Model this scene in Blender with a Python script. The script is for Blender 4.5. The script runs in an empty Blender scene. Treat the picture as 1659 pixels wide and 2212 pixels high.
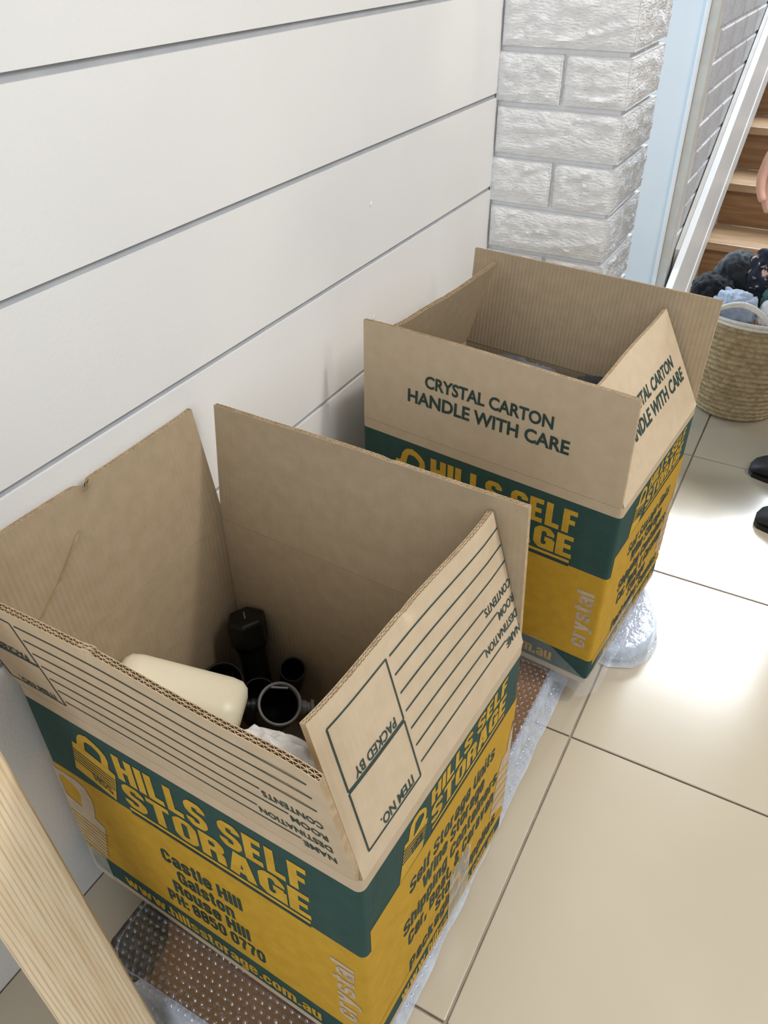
import bpy, bmesh, math, random
from mathutils import Vector, Matrix, noise, Euler
random.seed(7)
scene = bpy.context.scene
COL = scene.collection

# ------------------------------------------------------------------ camera
cam_d = bpy.data.cameras.new('camera')
cam_d.sensor_fit = 'VERTICAL'; cam_d.sensor_height = 36.0; cam_d.sensor_width = 27.0
cam_d.lens = 1718.02 / 2212 * 36.0
cam_d.clip_start = .02
cam = bpy.data.objects.new('camera', cam_d); COL.objects.link(cam)
cam.location = (0.58796, 0.0, 0.985)
cam.rotation_euler = (0.929155, 0.009448, 0.501328)
scene.camera = cam

# ------------------------------------------------------------------ world, lights, exposure
world = bpy.data.worlds.new('room_light'); scene.world = world; world.use_nodes = True
bg = world.node_tree.nodes['Background']
bg.inputs[0].default_value = (.80, .90, 1.0, 1); bg.inputs[1].default_value = 0.27

def area(name, loc, target, size, power, color, shape='DISK'):
    l = bpy.data.lights.new(name, 'AREA'); l.shape = shape; l.size = size; l.energy = power; l.color = color
    if shape == 'RECTANGLE': l.size, l.size_y = size
    o = bpy.data.objects.new(name, l); COL.objects.link(o); o.location = loc
    o.rotation_euler = (Vector(target) - Vector(loc)).to_track_quat('-Z', 'Y').to_euler()
    return o
def rect(name, loc, target, sx, sy, power, color):
    l = bpy.data.lights.new(name, 'AREA'); l.shape = 'RECTANGLE'; l.size = sx; l.size_y = sy; l.energy = power; l.color = color
    o = bpy.data.objects.new(name, l); COL.objects.link(o); o.location = loc
    o.rotation_euler = (Vector(target) - Vector(loc)).to_track_quat('-Z', 'Y').to_euler()
    return o
rect('ceiling_light_panel', (2.15, 1.0, 2.5), (1.7, .95, 0), .8, 1.6, 50, (1.0, .965, .915))
area('ceiling_downlight_middle', (1.45, 1.20, 2.45), (1.2, 1.0, 0), .16, 19, (1.0, .95, .87))
area('ceiling_downlight_hall', (1.95, 2.30, 2.45), (1.7, 2.0, 0), .22, 8, (1.0, .93, .83))
rect('fill_behind_camera', (.90, -1.35, 1.40), (.2, .35, .35), 1.1, 1.4, 22, (.92, .96, 1.0))  # added soft fill behind the camera, brightens the faces turned towards it
rect('daylight_stair_window', (.42, 5.2, 2.7), (.5, 2.0, .4), 1.5, 2.1, 290, (.84, .92, 1.0))
rect('daylight_side_door', (-1.3, 2.25, 1.1), (.1, 2.75, .6), .8, 1.8, 27, (.66, .86, 1.0))
scene.view_settings.view_transform = 'Standard'
scene.view_settings.look = 'None'
scene.view_settings.gamma = 1.0
scene.view_settings.use_curve_mapping = False
scene.view_settings.exposure = -0.12

# ------------------------------------------------------------------ helpers
class MB:
    def __init__(s): s.v = []; s.f = []; s.m = []; s.uv = []
    def vert(s, p): s.v.append(tuple(p)); return len(s.v) - 1
    def face(s, idx, m=0, uv=None): s.f.append(tuple(idx)); s.m.append(m); s.uv.append(uv)
    def quad(s, a, b, c, d, m=0, uv=None):
        i = len(s.v); s.v += [tuple(a), tuple(b), tuple(c), tuple(d)]; s.face((i, i+1, i+2, i+3), m, uv)
    def box(s, x0, x1, y0, y1, z0, z1, m=0):
        i = len(s.v)
        s.v += [(x0,y0,z0),(x1,y0,z0),(x1,y1,z0),(x0,y1,z0),(x0,y0,z1),(x1,y0,z1),(x1,y1,z1),(x0,y1,z1)]
        for q in ((0,3,2,1),(4,5,6,7),(0,1,5,4),(1,2,6,5),(2,3,7,6),(3,0,4,7)): s.face([i+k for k in q], m)
    def grid(s, P, nu, nv, m=0, close_u=False, uvf=None, flip=False):
        """P(i,j) -> point; quads over the lattice"""
        b = len(s.v)
        for j in range(nv+1):
            for i in range(nu if close_u else nu+1): s.v.append(tuple(P(i, j)))
        w = nu if close_u else nu+1
        for j in range(nv):
            for i in range(nu):
                i2 = (i+1) % w if close_u else i+1
                q = [b+j*w+i, b+j*w+i2, b+(j+1)*w+i2, b+(j+1)*w+i]
                if flip: q = q[::-1]
                s.face(q, m(i, j) if callable(m) else m)
        return b
    def tube(s, pts, r, n=8, m=0, cap=True):
        pts = [Vector(p) for p in pts]; rings = []
        up = Vector((0, 0, 1))
        for k, p in enumerate(pts):
            t = (pts[min(k+1, len(pts)-1)] - pts[max(k-1, 0)]).normalized()
            a = t.cross(up)
            if a.length < 1e-3: a = t.cross(Vector((1, 0, 0)))
            a.normalize(); b = t.cross(a)
            rr = r[k] if isinstance(r, (list, tuple)) else r
            base = len(s.v)
            for i in range(n):
                th = 2*math.pi*i/n; s.v.append(tuple(p + a*math.cos(th)*rr + b*math.sin(th)*rr))
            rings.append(base)
        for a, b in zip(rings, rings[1:]):
            for i in range(n): s.face((a+i, a+(i+1) % n, b+(i+1) % n, b+i), m)
        if cap:
            s.face([rings[0]+i for i in range(n)][::-1], m); s.face([rings[-1]+i for i in range(n)], m)
    def lathe(s, prof, n=32, m=0, M=None, mats=None):
        rings = []
        for k, (r, z) in enumerate(prof):
            base = len(s.v)
            for i in range(n):
                th = 2*math.pi*i/n; p = Vector((r*math.cos(th), r*math.sin(th), z)); s.v.append(tuple(M @ p if M else p))
            rings.append(base)
        for k, (a, b) in enumerate(zip(rings, rings[1:])):
            for i in range(n): s.face((a+i, a+(i+1) % n, b+(i+1) % n, b+i), mats[k] if mats else m)
        return rings
    def build(s, name, mats, parent=None, smooth=False, bevel=0, auto=None):
        me = bpy.data.meshes.new(name); me.from_pydata(s.v, [], s.f)
        if not isinstance(mats, (list, tuple)): mats = [mats]
        for m in mats: me.materials.append(m)
        me.polygons.foreach_set('material_index', s.m)
        if any(u is not None for u in s.uv):
            L = me.uv_layers.new(name='UVMap')
            for p, u in zip(me.polygons, s.uv):
                if u:
                    for li, c in zip(p.loop_indices, u): L.data[li].uv = c
        bm = bmesh.new(); bm.from_mesh(me); bmesh.ops.recalc_face_normals(bm, faces=bm.faces) if s.recalc else None
        bm.to_mesh(me); bm.free()
        if smooth: me.polygons.foreach_set('use_smooth', [True]*len(me.polygons))
        if auto is not None:
            me.polygons.foreach_set('use_smooth', [True]*len(me.polygons)); me.set_sharp_from_angle(angle=math.radians(auto))
        me.update()
        o = bpy.data.objects.new(name, me); COL.objects.link(o)
        if parent: o.parent = parent
        if bevel:
            b = o.modifiers.new('bevel', 'BEVEL'); b.width = bevel; b.segments = 2; b.limit_method = 'ANGLE'
        return o
    recalc = True

def share(o, loc, parent, name=None, rot=None):
    c = o.copy(); COL.objects.link(c); c.location = loc; c.parent = parent
    if rot: c.rotation_euler = rot
    return c
def thing(name, label, cat, loc=(0, 0, 0), group=None):
    o = bpy.data.objects.new(name, None); COL.objects.link(o); o.location = loc; o.empty_display_size = .05
    o['label'] = label; o['category'] = cat
    if group: o['group'] = group
    return o
def tag(o, label, cat, group=None):
    o['label'] = label; o['category'] = cat
    if group: o['group'] = group
    return o
def struct(o, label=None):
    o['kind'] = 'structure'
    if label: o['label'] = label
    return o
def place(o, parent): # parent at a transformed empty while keeping world coordinates
    o.parent = parent; o.matrix_parent_inverse = Matrix.Translation(parent.location).inverted(); return o

# ------------------------------------------------------------------ materials
def mat(name, col, rough=.6, col2=None, nscale=8, nlo=.4, nhi=.6, stretch=(1,1,1), bump=0, bscale=60, bstretch=(1,1,1), coords='Object', metallic=0, alpha=1, spec=.5, detail=4, speck=None, sheen=0, trans=0, emit=None, bdist=.002):
    m = bpy.data.materials.new(name); m.use_nodes = True
    nt = m.node_tree; b = nt.nodes['Principled BSDF']
    b.inputs['Base Color'].default_value = (*col, 1); b.inputs['Roughness'].default_value = rough
    b.inputs['Metallic'].default_value = metallic; b.inputs['Alpha'].default_value = alpha
    b.inputs['Specular IOR Level'].default_value = spec
    if sheen: b.inputs['Sheen Weight'].default_value = sheen
    if trans: b.inputs['Transmission Weight'].default_value = trans
    tc = nt.nodes.new('ShaderNodeTexCoord')
    def nz(scale, st, det=4):
        mp = nt.nodes.new('ShaderNodeMapping'); mp.inputs['Scale'].default_value = st
        nt.links.new(tc.outputs[coords], mp.inputs[0])
        n = nt.nodes.new('ShaderNodeTexNoise'); n.inputs['Scale'].default_value = scale; n.inputs['Detail'].default_value = det
        nt.links.new(mp.outputs[0], n.inputs['Vector']); return n
    last = None
    if col2:
        n = nz(nscale, stretch, detail); r = nt.nodes.new('ShaderNodeValToRGB')
        r.color_ramp.elements[0].position = nlo; r.color_ramp.elements[0].color = (*col, 1)
        r.color_ramp.elements[1].position = nhi; r.color_ramp.elements[1].color = (*col2, 1)
        nt.links.new(n.outputs['Fac'], r.inputs[0]); last = r.outputs[0]
    if speck: # (colour, scale, threshold)
        n = nz(speck[1], (1, 1, 1), 2); r = nt.nodes.new('ShaderNodeValToRGB')
        r.color_ramp.elements[0].position = speck[2]; r.color_ramp.elements[0].color = (0, 0, 0, 1)
        r.color_ramp.elements[1].position = speck[2] + .05; r.color_ramp.elements[1].color = (1, 1, 1, 1)
        nt.links.new(n.outputs['Fac'], r.inputs[0])
        mx = nt.nodes.new('ShaderNodeMix'); mx.data_type = 'RGBA'
        nt.links.new(r.outputs[0], mx.inputs[0])
        if last: nt.links.new(last, mx.inputs[6])
        else: mx.inputs[6].default_value = (*col, 1)
        mx.inputs[7].default_value = (*speck[0], 1); last = mx.outputs[2]
    if last: nt.links.new(last, b.inputs['Base Color'])
    if bump:
        n = nz(bscale, bstretch); bp = nt.nodes.new('ShaderNodeBump'); bp.inputs['Strength'].default_value = bump; bp.inputs['Distance'].default_value = bdist
        nt.links.new(n.outputs['Fac'], bp.inputs['Height']); nt.links.new(bp.outputs[0], b.inputs['Normal'])
    if emit:
        b.inputs['Emission Color'].default_value = (*emit[0], 1); b.inputs['Emission Strength'].default_value = emit[1]
    return m

def flute_mat(name, col, col2, rough=.8, ribs=.25, wear=None):
    """paper liner over corrugated board: fibre specks and faint vertical washboard ribs (UV in metres)"""
    m = mat(name, col, rough, col2, nscale=55, nlo=.3, nhi=.75, coords='UV', spec=.25, speck=wear)
    nt = m.node_tree; b = nt.nodes['Principled BSDF']; tc = [n for n in nt.nodes if n.type == 'TEX_COORD'][0]
    w = nt.nodes.new('ShaderNodeTexWave'); w.wave_type = 'BANDS'; w.bands_direction = 'X'
    w.inputs['Scale'].default_value = 48; w.inputs['Distortion'].default_value = .25; w.inputs['Detail'].default_value = 2
    nt.links.new(tc.outputs['UV'], w.inputs['Vector'])
    bp = nt.nodes.new('ShaderNodeBump'); bp.inputs['Strength'].default_value = ribs; bp.inputs['Distance'].default_value = .0006
    nt.links.new(w.outputs['Fac'], bp.inputs['Height']); nt.links.new(bp.outputs[0], b.inputs['Normal'])
    return m

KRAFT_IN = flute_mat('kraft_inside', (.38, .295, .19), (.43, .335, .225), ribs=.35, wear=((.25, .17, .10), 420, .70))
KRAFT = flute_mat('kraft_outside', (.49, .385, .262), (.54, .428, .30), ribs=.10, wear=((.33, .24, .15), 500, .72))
FLUTE = mat('flute_paper', (.40, .29, .175), .85, (.48, .36, .23), nscale=90, spec=.2)
GREEN = flute_mat('green_print', (.024, .062, .054), (.032, .075, .066), ribs=.18)
YELLOW = flute_mat('yellow_print', (.46, .265, .022), (.54, .32, .03), ribs=.10)
INK_Y = mat('yellow_ink', (.50, .295, .025), .7, (.56, .34, .035), nscale=60, spec=.3)
INK_G = mat('green_ink', (.022, .045, .038), .7, (.03, .058, .05), nscale=60, spec=.3)
INK_FAINT = mat('unprinted_card', (.46, .36, .26), .8, (.52, .42, .31), nscale=60, spec=.2)
INK_PALE = mat('pale_print', (.50, .42, .32), .8, (.56, .48, .38), nscale=60, spec=.2)
WALL = mat('white_wall_paint', (.785, .783, .775), .55, (.81, .807, .80), nscale=3, bump=.12, bscale=220, spec=.35)
GAPGREY = mat('painted_gap_shade', (.36, .375, .40), .7, (.40, .41, .43), nscale=20)  # groove shade painted as grey on the backing behind the boards
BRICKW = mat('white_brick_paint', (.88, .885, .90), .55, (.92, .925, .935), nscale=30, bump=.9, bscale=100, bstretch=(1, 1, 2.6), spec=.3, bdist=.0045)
BRICKSHADE = mat('far_brick_shaded', (.44, .435, .445), .6, (.52, .51, .52), nscale=40, bump=.6, bscale=110, spec=.4, bdist=.003)  # white brick with its shade mixed into a greyer base colour
MORTAR = mat('painted_mortar', (.80, .80, .81), .65, (.84, .84, .84), nscale=60, bump=.3, bscale=200)
PANEL = mat('white_panel_paint', (.74, .79, .84), .5, (.77, .81, .85), nscale=4, spec=.4)
TRIMW = mat('trim_white', (.80, .81, .82), .4, (.83, .84, .84), nscale=12)
TRIMB = mat('trim_beige', (.55, .53, .49), .45, (.60, .58, .54), nscale=20)
TILE = mat('cream_tile', (.45, .388, .292), .20, (.475, .412, .314), nscale=5, nlo=.3, nhi=.7, spec=.72, bump=.015, bscale=30, speck=((.50, .42, .32), 150, .735))
GROUT = mat('grout', (.27, .215, .16), .9, (.32, .26, .20), nscale=40)
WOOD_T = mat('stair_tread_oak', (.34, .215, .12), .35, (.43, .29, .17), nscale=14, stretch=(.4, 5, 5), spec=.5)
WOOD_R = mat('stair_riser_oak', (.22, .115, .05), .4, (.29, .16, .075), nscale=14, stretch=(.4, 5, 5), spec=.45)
BASKET = mat('seagrass', (.36, .27, .15), .8, (.50, .39, .235), nscale=60, stretch=(1, 1, 1.5), bump=.8, bscale=160, spec=.25, bdist=.004)
ROPE = mat('white_rope', (.72, .68, .61), .8, (.80, .77, .71), nscale=120, bump=.4, bscale=300)
BLACKP = mat('black_plastic', (.006, .006, .006), .42, (.010, .010, .010), nscale=30, spec=.4)
DARKIN = mat('black_inner', (.002, .002, .002), .7, (.003, .003, .003), nscale=30, spec=.2)
RIMG = mat('grey_rim', (.16, .16, .155), .4, (.20, .20, .195), nscale=50)
CREAM = mat('cream_plastic', (.86, .79, .60), .38, (.88, .815, .63), nscale=10, spec=.45, speck=((.66, .57, .38), 60, .72))
BAG = mat('white_bag', (.93, .93, .94), .35, (.97, .97, .97), nscale=18, spec=.5, bump=.6, bscale=45, bstretch=(1, 1, .35), bdist=.008)
BROWN = mat('brown_board', (.22, .115, .062), .6, (.29, .155, .088), nscale=12, spec=.3)
FELT = mat('dark_grey_felt', (.07, .06, .055), .95, (.12, .105, .095), nscale=70, bump=.6, bscale=180, spec=.15)
PALEG = mat('blue_grey_parcel', (.42, .45, .52), .6, (.55, .58, .66), nscale=15)

def film(name, tint, a, rough=.12, bump=.3, bscale=60, gloss=False):
    m = bpy.data.materials.new(name); m.use_nodes = True; nt = m.node_tree; nt.nodes.clear()
    out = nt.nodes.new('ShaderNodeOutputMaterial'); mx = nt.nodes.new('ShaderNodeMixShader')
    tr = nt.nodes.new('ShaderNodeBsdfTransparent'); tr.inputs[0].default_value = (.97, .98, 1, 1)
    pb = nt.nodes.new('ShaderNodeBsdfAnisotropic' if gloss else 'ShaderNodeBsdfPrincipled'); pb.inputs[0].default_value = (*tint, 1); pb.inputs['Roughness'].default_value = rough
    if not gloss: pb.inputs['Specular IOR Level'].default_value = .8
    tc = nt.nodes.new('ShaderNodeTexCoord'); n = nt.nodes.new('ShaderNodeTexNoise'); n.inputs['Scale'].default_value = bscale
    nt.links.new(tc.outputs['Object'], n.inputs['Vector'])
    bp = nt.nodes.new('ShaderNodeBump'); bp.inputs['Strength'].default_value = bump; bp.inputs['Distance'].default_value = .004
    nt.links.new(n.outputs['Fac'], bp.inputs['Height']); nt.links.new(bp.outputs[0], pb.inputs['Normal'])
    rm = nt.nodes.new('ShaderNodeMapRange'); rm.inputs[3].default_value = a*.6; rm.inputs[4].default_value = min(1, a*1.4)
    nt.links.new(n.outputs['Fac'], rm.inputs[0]); nt.links.new(rm.outputs[0], mx.inputs[0])
    nt.links.new(tr.outputs[0], mx.inputs[1]); nt.links.new(pb.outputs[0], mx.inputs[2]); nt.links.new(mx.outputs[0], out.inputs[0])
    return m
BUBBLE = film('bubble_film', (.85, .92, 1.0), .13, .12, .4, 90, True)
SKIRT = film('bubble_film_fold', (.70, .79, .93), .50, .14, .8, 70)
CLEAR = film('clear_tape_film', (.75, .78, .80), .16, .08, .8, 45)
TAPE = film('frosted_tape', (.72, .68, .58), .42, .35, .15, 60)

# ------------------------------------------------------------------ floor
T, GX, GY = .4392, .4628, .351
FLOOR_END = 2.16
def slab(name, x0, x1, y0, y1, z0, z1, m, parent=None, bevel=0):
    b = MB(); b.box(x0, x1, y0, y1, z0, z1); return b.build(name, m, parent, bevel=bevel)
floor = struct(slab('floor', -1.6, 3.4, -1.6, FLOOR_END, -.60, -.0035, GROUT), 'cream ceramic tile floor with brown grout lines')
g = .0016
def tile_mesh(w, d):
    b = MB(); b.box(g, w-g, g, d-g, -.0032, 0); return b
xs = [-0.001] + [GX+T*k for k in range(0, 7)]
ys = [GY+T*k for k in range(-4, 5)]
protos = {}
for i in range(len(xs)-1):
    for j in range(len(ys)-1):
        x0, x1, y0, y1 = xs[i], xs[i+1], ys[j], min(ys[j+1], FLOOR_END)
        if y1 - y0 < .02: continue
        key = (round(x1-x0, 4), round(y1-y0, 4))
        if key not in protos:
            o = tile_mesh(x1-x0, y1-y0).build('tile', TILE, floor, bevel=.0012); protos[key] = o; o.location = (x0, y0, 0)
        else: share(protos[key], (x0, y0, 0), floor)
lower = struct(slab('floor_lower', -1.6, 3.4, FLOOR_END, 6.0, -.70, -.609, TILE), 'lower floor level in front of the stairs')

# ------------------------------------------------------------------ plank wall
PY = 1.4882                      # front face of the brick pier
wall = struct(slab('wall_left', -.14, -.0035, -1.6, PY, -.02, 2.6, GAPGREY), 'white painted wall of wide horizontal boards')
grooves = [.889 + .1612*k for k in range(10, 0, -1)] + [.889, .7283, .5697, .4036]
edges = grooves + [0.0]
for k in range(len(edges)-1):
    hi, lo = edges[k], edges[k+1]
    b = MB(); b.box(-.0034, 0, -1.6, PY+.0055, lo+.0040 if lo > 0 else .001, hi-.0040)
    pl = b.build('plank', WALL, wall)
    if k == 10:   # nail filler marks on the boards
        for (y, z) in ((1.027, .655),):
            f = MB(); f.lathe([(0.0001, .0004), (.0035, .0002), (.0042, 0)], 10, M=Matrix.Translation((.0003, y, z)) @ Matrix.Rotation(math.pi/2, 4, 'Y')); f.build('nail_filler', BRICKW, pl)
    if k == 11:
        for (y, z) in ((.337, .592), (1.03, .482)):
            f = MB(); f.lathe([(0.0001, .0004), (.0035, .0002), (.0042, 0)], 10, M=Matrix.Translation((.0003, y, z)) @ Matrix.Rotation(math.pi/2, 4, 'Y')); f.build('nail_filler', BRICKW, pl)

# ------------------------------------------------------------------ brick pier (white painted, rock faced)
def rock_brick(w, d, h, seed, amp=.0055, cell=.0052):
    """brick with its -Y and +X faces rough; origin at its front lower left corner"""
    b = MB(); off = Vector((seed*3.1, seed*1.7, seed*.9))
    def rough(p, n, e):
        q = Vector(p)
        a = noise.fractal(Vector((q.x*38, q.y*38, q.z*75)) + off, 1.0, 2.0, 4)
        r = 1 - abs(noise.noise(Vector((q.x*22, q.y*22, q.z*70)) + off*2))*2
        st = noise.noise(Vector((q.x*16+a*.8, q.y*16, q.z*95+a*1.5)) + off*3)
        s = (a*.35 + max(0, r)*.45 + (.45 if st > .12 else 0) * min(1, abs(st-.12)*9)) * amp
        fade = min(1, e/.010)
        return q + Vector(n)*(s*fade - (1-fade)*.0016 + (noise.noise(q*60+off)*.0009))
    nx, ny, nz = max(3, int(w/cell)), max(3, int(d/cell)), max(3, int(h/cell))
    def fr(i, j):
        x, z = w*i/nx, h*j/nz; e = min(x, w-x, z, h-z); return rough((x, 0, z), (0, -1, 0), e)
    def sd(i, j):
        y, z = d*i/ny, h*j/nz; e = min(y, d-y, z, h-z); return rough((w, y, z), (1, 0, 0), e)
    b.grid(fr, nx, nz); b.grid(sd, ny, nz)
    q = .001
    b.quad((0, d, 0), (0, 0, 0), (0, 0, h), (0, d, h)); b.quad((w, d, 0), (0, d, 0), (0, d, h), (w, d, h))
    b.quad((0, 0, h), (w, 0, h), (w, d, h), (0, d, h)); b.quad((0, d, 0), (w, d, 0), (w, 0, 0), (0, 0, 0))
    return b
PW, PD, Z0, CR = .2333, .2240, .8023, .086
pier = MB(); pier.box(-.14, PW-.010, PY+.010, PY+PD-.010, -.02, 2.6)
pier = struct(pier.build('wall_pier', MORTAR), 'white painted rock faced brick pier at the end of the board wall')
MJ = .0095
for k in range(-20, 10):
    ztop = Z0 - CR*k - MJ/2; h = CR - MJ
    if ztop - h < 0: continue
    if k % 2 == 0:
        hw = (PW-MJ)/2 - .004
        specs = [(-.001, hw+.0085, 0, PD), (.0035+hw+.004+MJ*.8, PW-(.0035+hw+.004+MJ*.8), 0, PD)]
    else:
        hd = (PD-MJ*.6)/2
        specs = [(.0040, PW-.0040, 0, hd), (.0040, PW-.0040, hd+MJ*.6, hd)]
    for n, (x, w, y, d) in enumerate(specs):
        br = rock_brick(w, d, h, k*2+n+20).build('brick', BRICKW, pier, auto=50)
        br.location = (x, PY+y, ztop-h)

# ------------------------------------------------------------------ passage beyond the pier
YM, XW = 2.8212, .1387
wall_back = struct(slab('wall_back', -1.5, .0995, YM+.003, YM+.12, -.609, 2.6, PANEL), 'smooth pale wall beyond the brick pier')
t1 = struct(slab('trim_1', .0998, .1130, YM-.012, YM+.05, -.609, 2.6, TRIMW, bevel=.003), 'thin white corner strip beside the far brick wall')
t2 = struct(slab('trim_2', .1135, .1420, YM-.006, YM+.05, -.609, 2.6, TRIMB, bevel=.003), 'beige corner strip beside the far brick wall')
far = MB(); far.box(-.05, XW-.006, YM+.125, 6.0, -.609, 2.6)
far = struct(far.build('wall_stair', MORTAR), 'white painted brick wall running beside the stairs, shaded grey in its colour')
proto = None; fz0 = .7083
bm_ = MB(); bm_.box(0, .09, .0, .230, 0, CR-.009); bb = None
for r in range(-18, 12):
    zt = fz0 - CR*r - .0045
    for n in range(0, 9):
        y = YM + .13 + n*.24 - (.12 if r % 2 else 0)
        y0 = max(y, YM+.056)
        if y0 > y+.15: continue
        if zt > 2.25 or y0 > 4.75: continue
        if y0 > y + .001:
            m2 = MB(); m2.box(0, .09, 0, y+.230-y0, 0, CR-.009); o = m2.build('brick', BRICKSHADE, far, bevel=.004)
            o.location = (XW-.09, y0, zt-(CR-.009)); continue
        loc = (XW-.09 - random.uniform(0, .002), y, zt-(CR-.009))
        if bb is None: bb = bm_.build('brick', BRICKSHADE, far, bevel=.004); bb.location = loc
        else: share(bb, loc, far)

# ------------------------------------------------------------------ stairs
SX0, SX1 = .157, 1.25; G_, R_ = .25, .173
stair = thing('staircase', 'brown timber staircase rising behind the laundry basket', 'staircase', (.7, 3.0, -.609))
ny0, nz0 = 3.0, -.436
for k in range(0, 9):
    y, z = ny0+G_*k, nz0+R_*k
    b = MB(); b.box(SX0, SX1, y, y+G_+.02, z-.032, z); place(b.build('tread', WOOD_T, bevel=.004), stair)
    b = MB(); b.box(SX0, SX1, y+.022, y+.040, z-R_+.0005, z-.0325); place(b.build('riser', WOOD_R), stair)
def sloped(name, x0, x1, f_lo, f_hi, y0, y1, m, bevel=.003):
    b = MB(); i = 0
    for x in (x0, x1):
        for y, f in ((y0, f_lo), (y1, f_lo), (y1, f_hi), (y0, f_hi)): b.vert((x, y, max(-.607, f(y))))
    b.face((0, 1, 2, 3)); b.face((7, 6, 5, 4))
    for k in range(4): b.face((k, (k+1) % 4, 4+(k+1) % 4, 4+k))
    return place(b.build(name, m, bevel=bevel), stair)
fl = lambda y: .10 + .69*(y-3.795); fu = lambda y: .106 + .652*(y-2.973); fm = lambda y: .6*fl(y)+.4*fu(y)
sloped('stringer_board', .157, .1800, lambda y: fm(y)+.0005, fu, 2.50, 5.0, TRIMW)
sloped('stringer_skirt', .157, .1830, fl, fm, 2.50, 5.0, TRIMW)
sloped('stringer_backing', .1420, .1565, lambda y: fl(y)-.45, lambda y: fu(y)-.004, 2.90, 5.0, TRIMB, 0)

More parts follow.
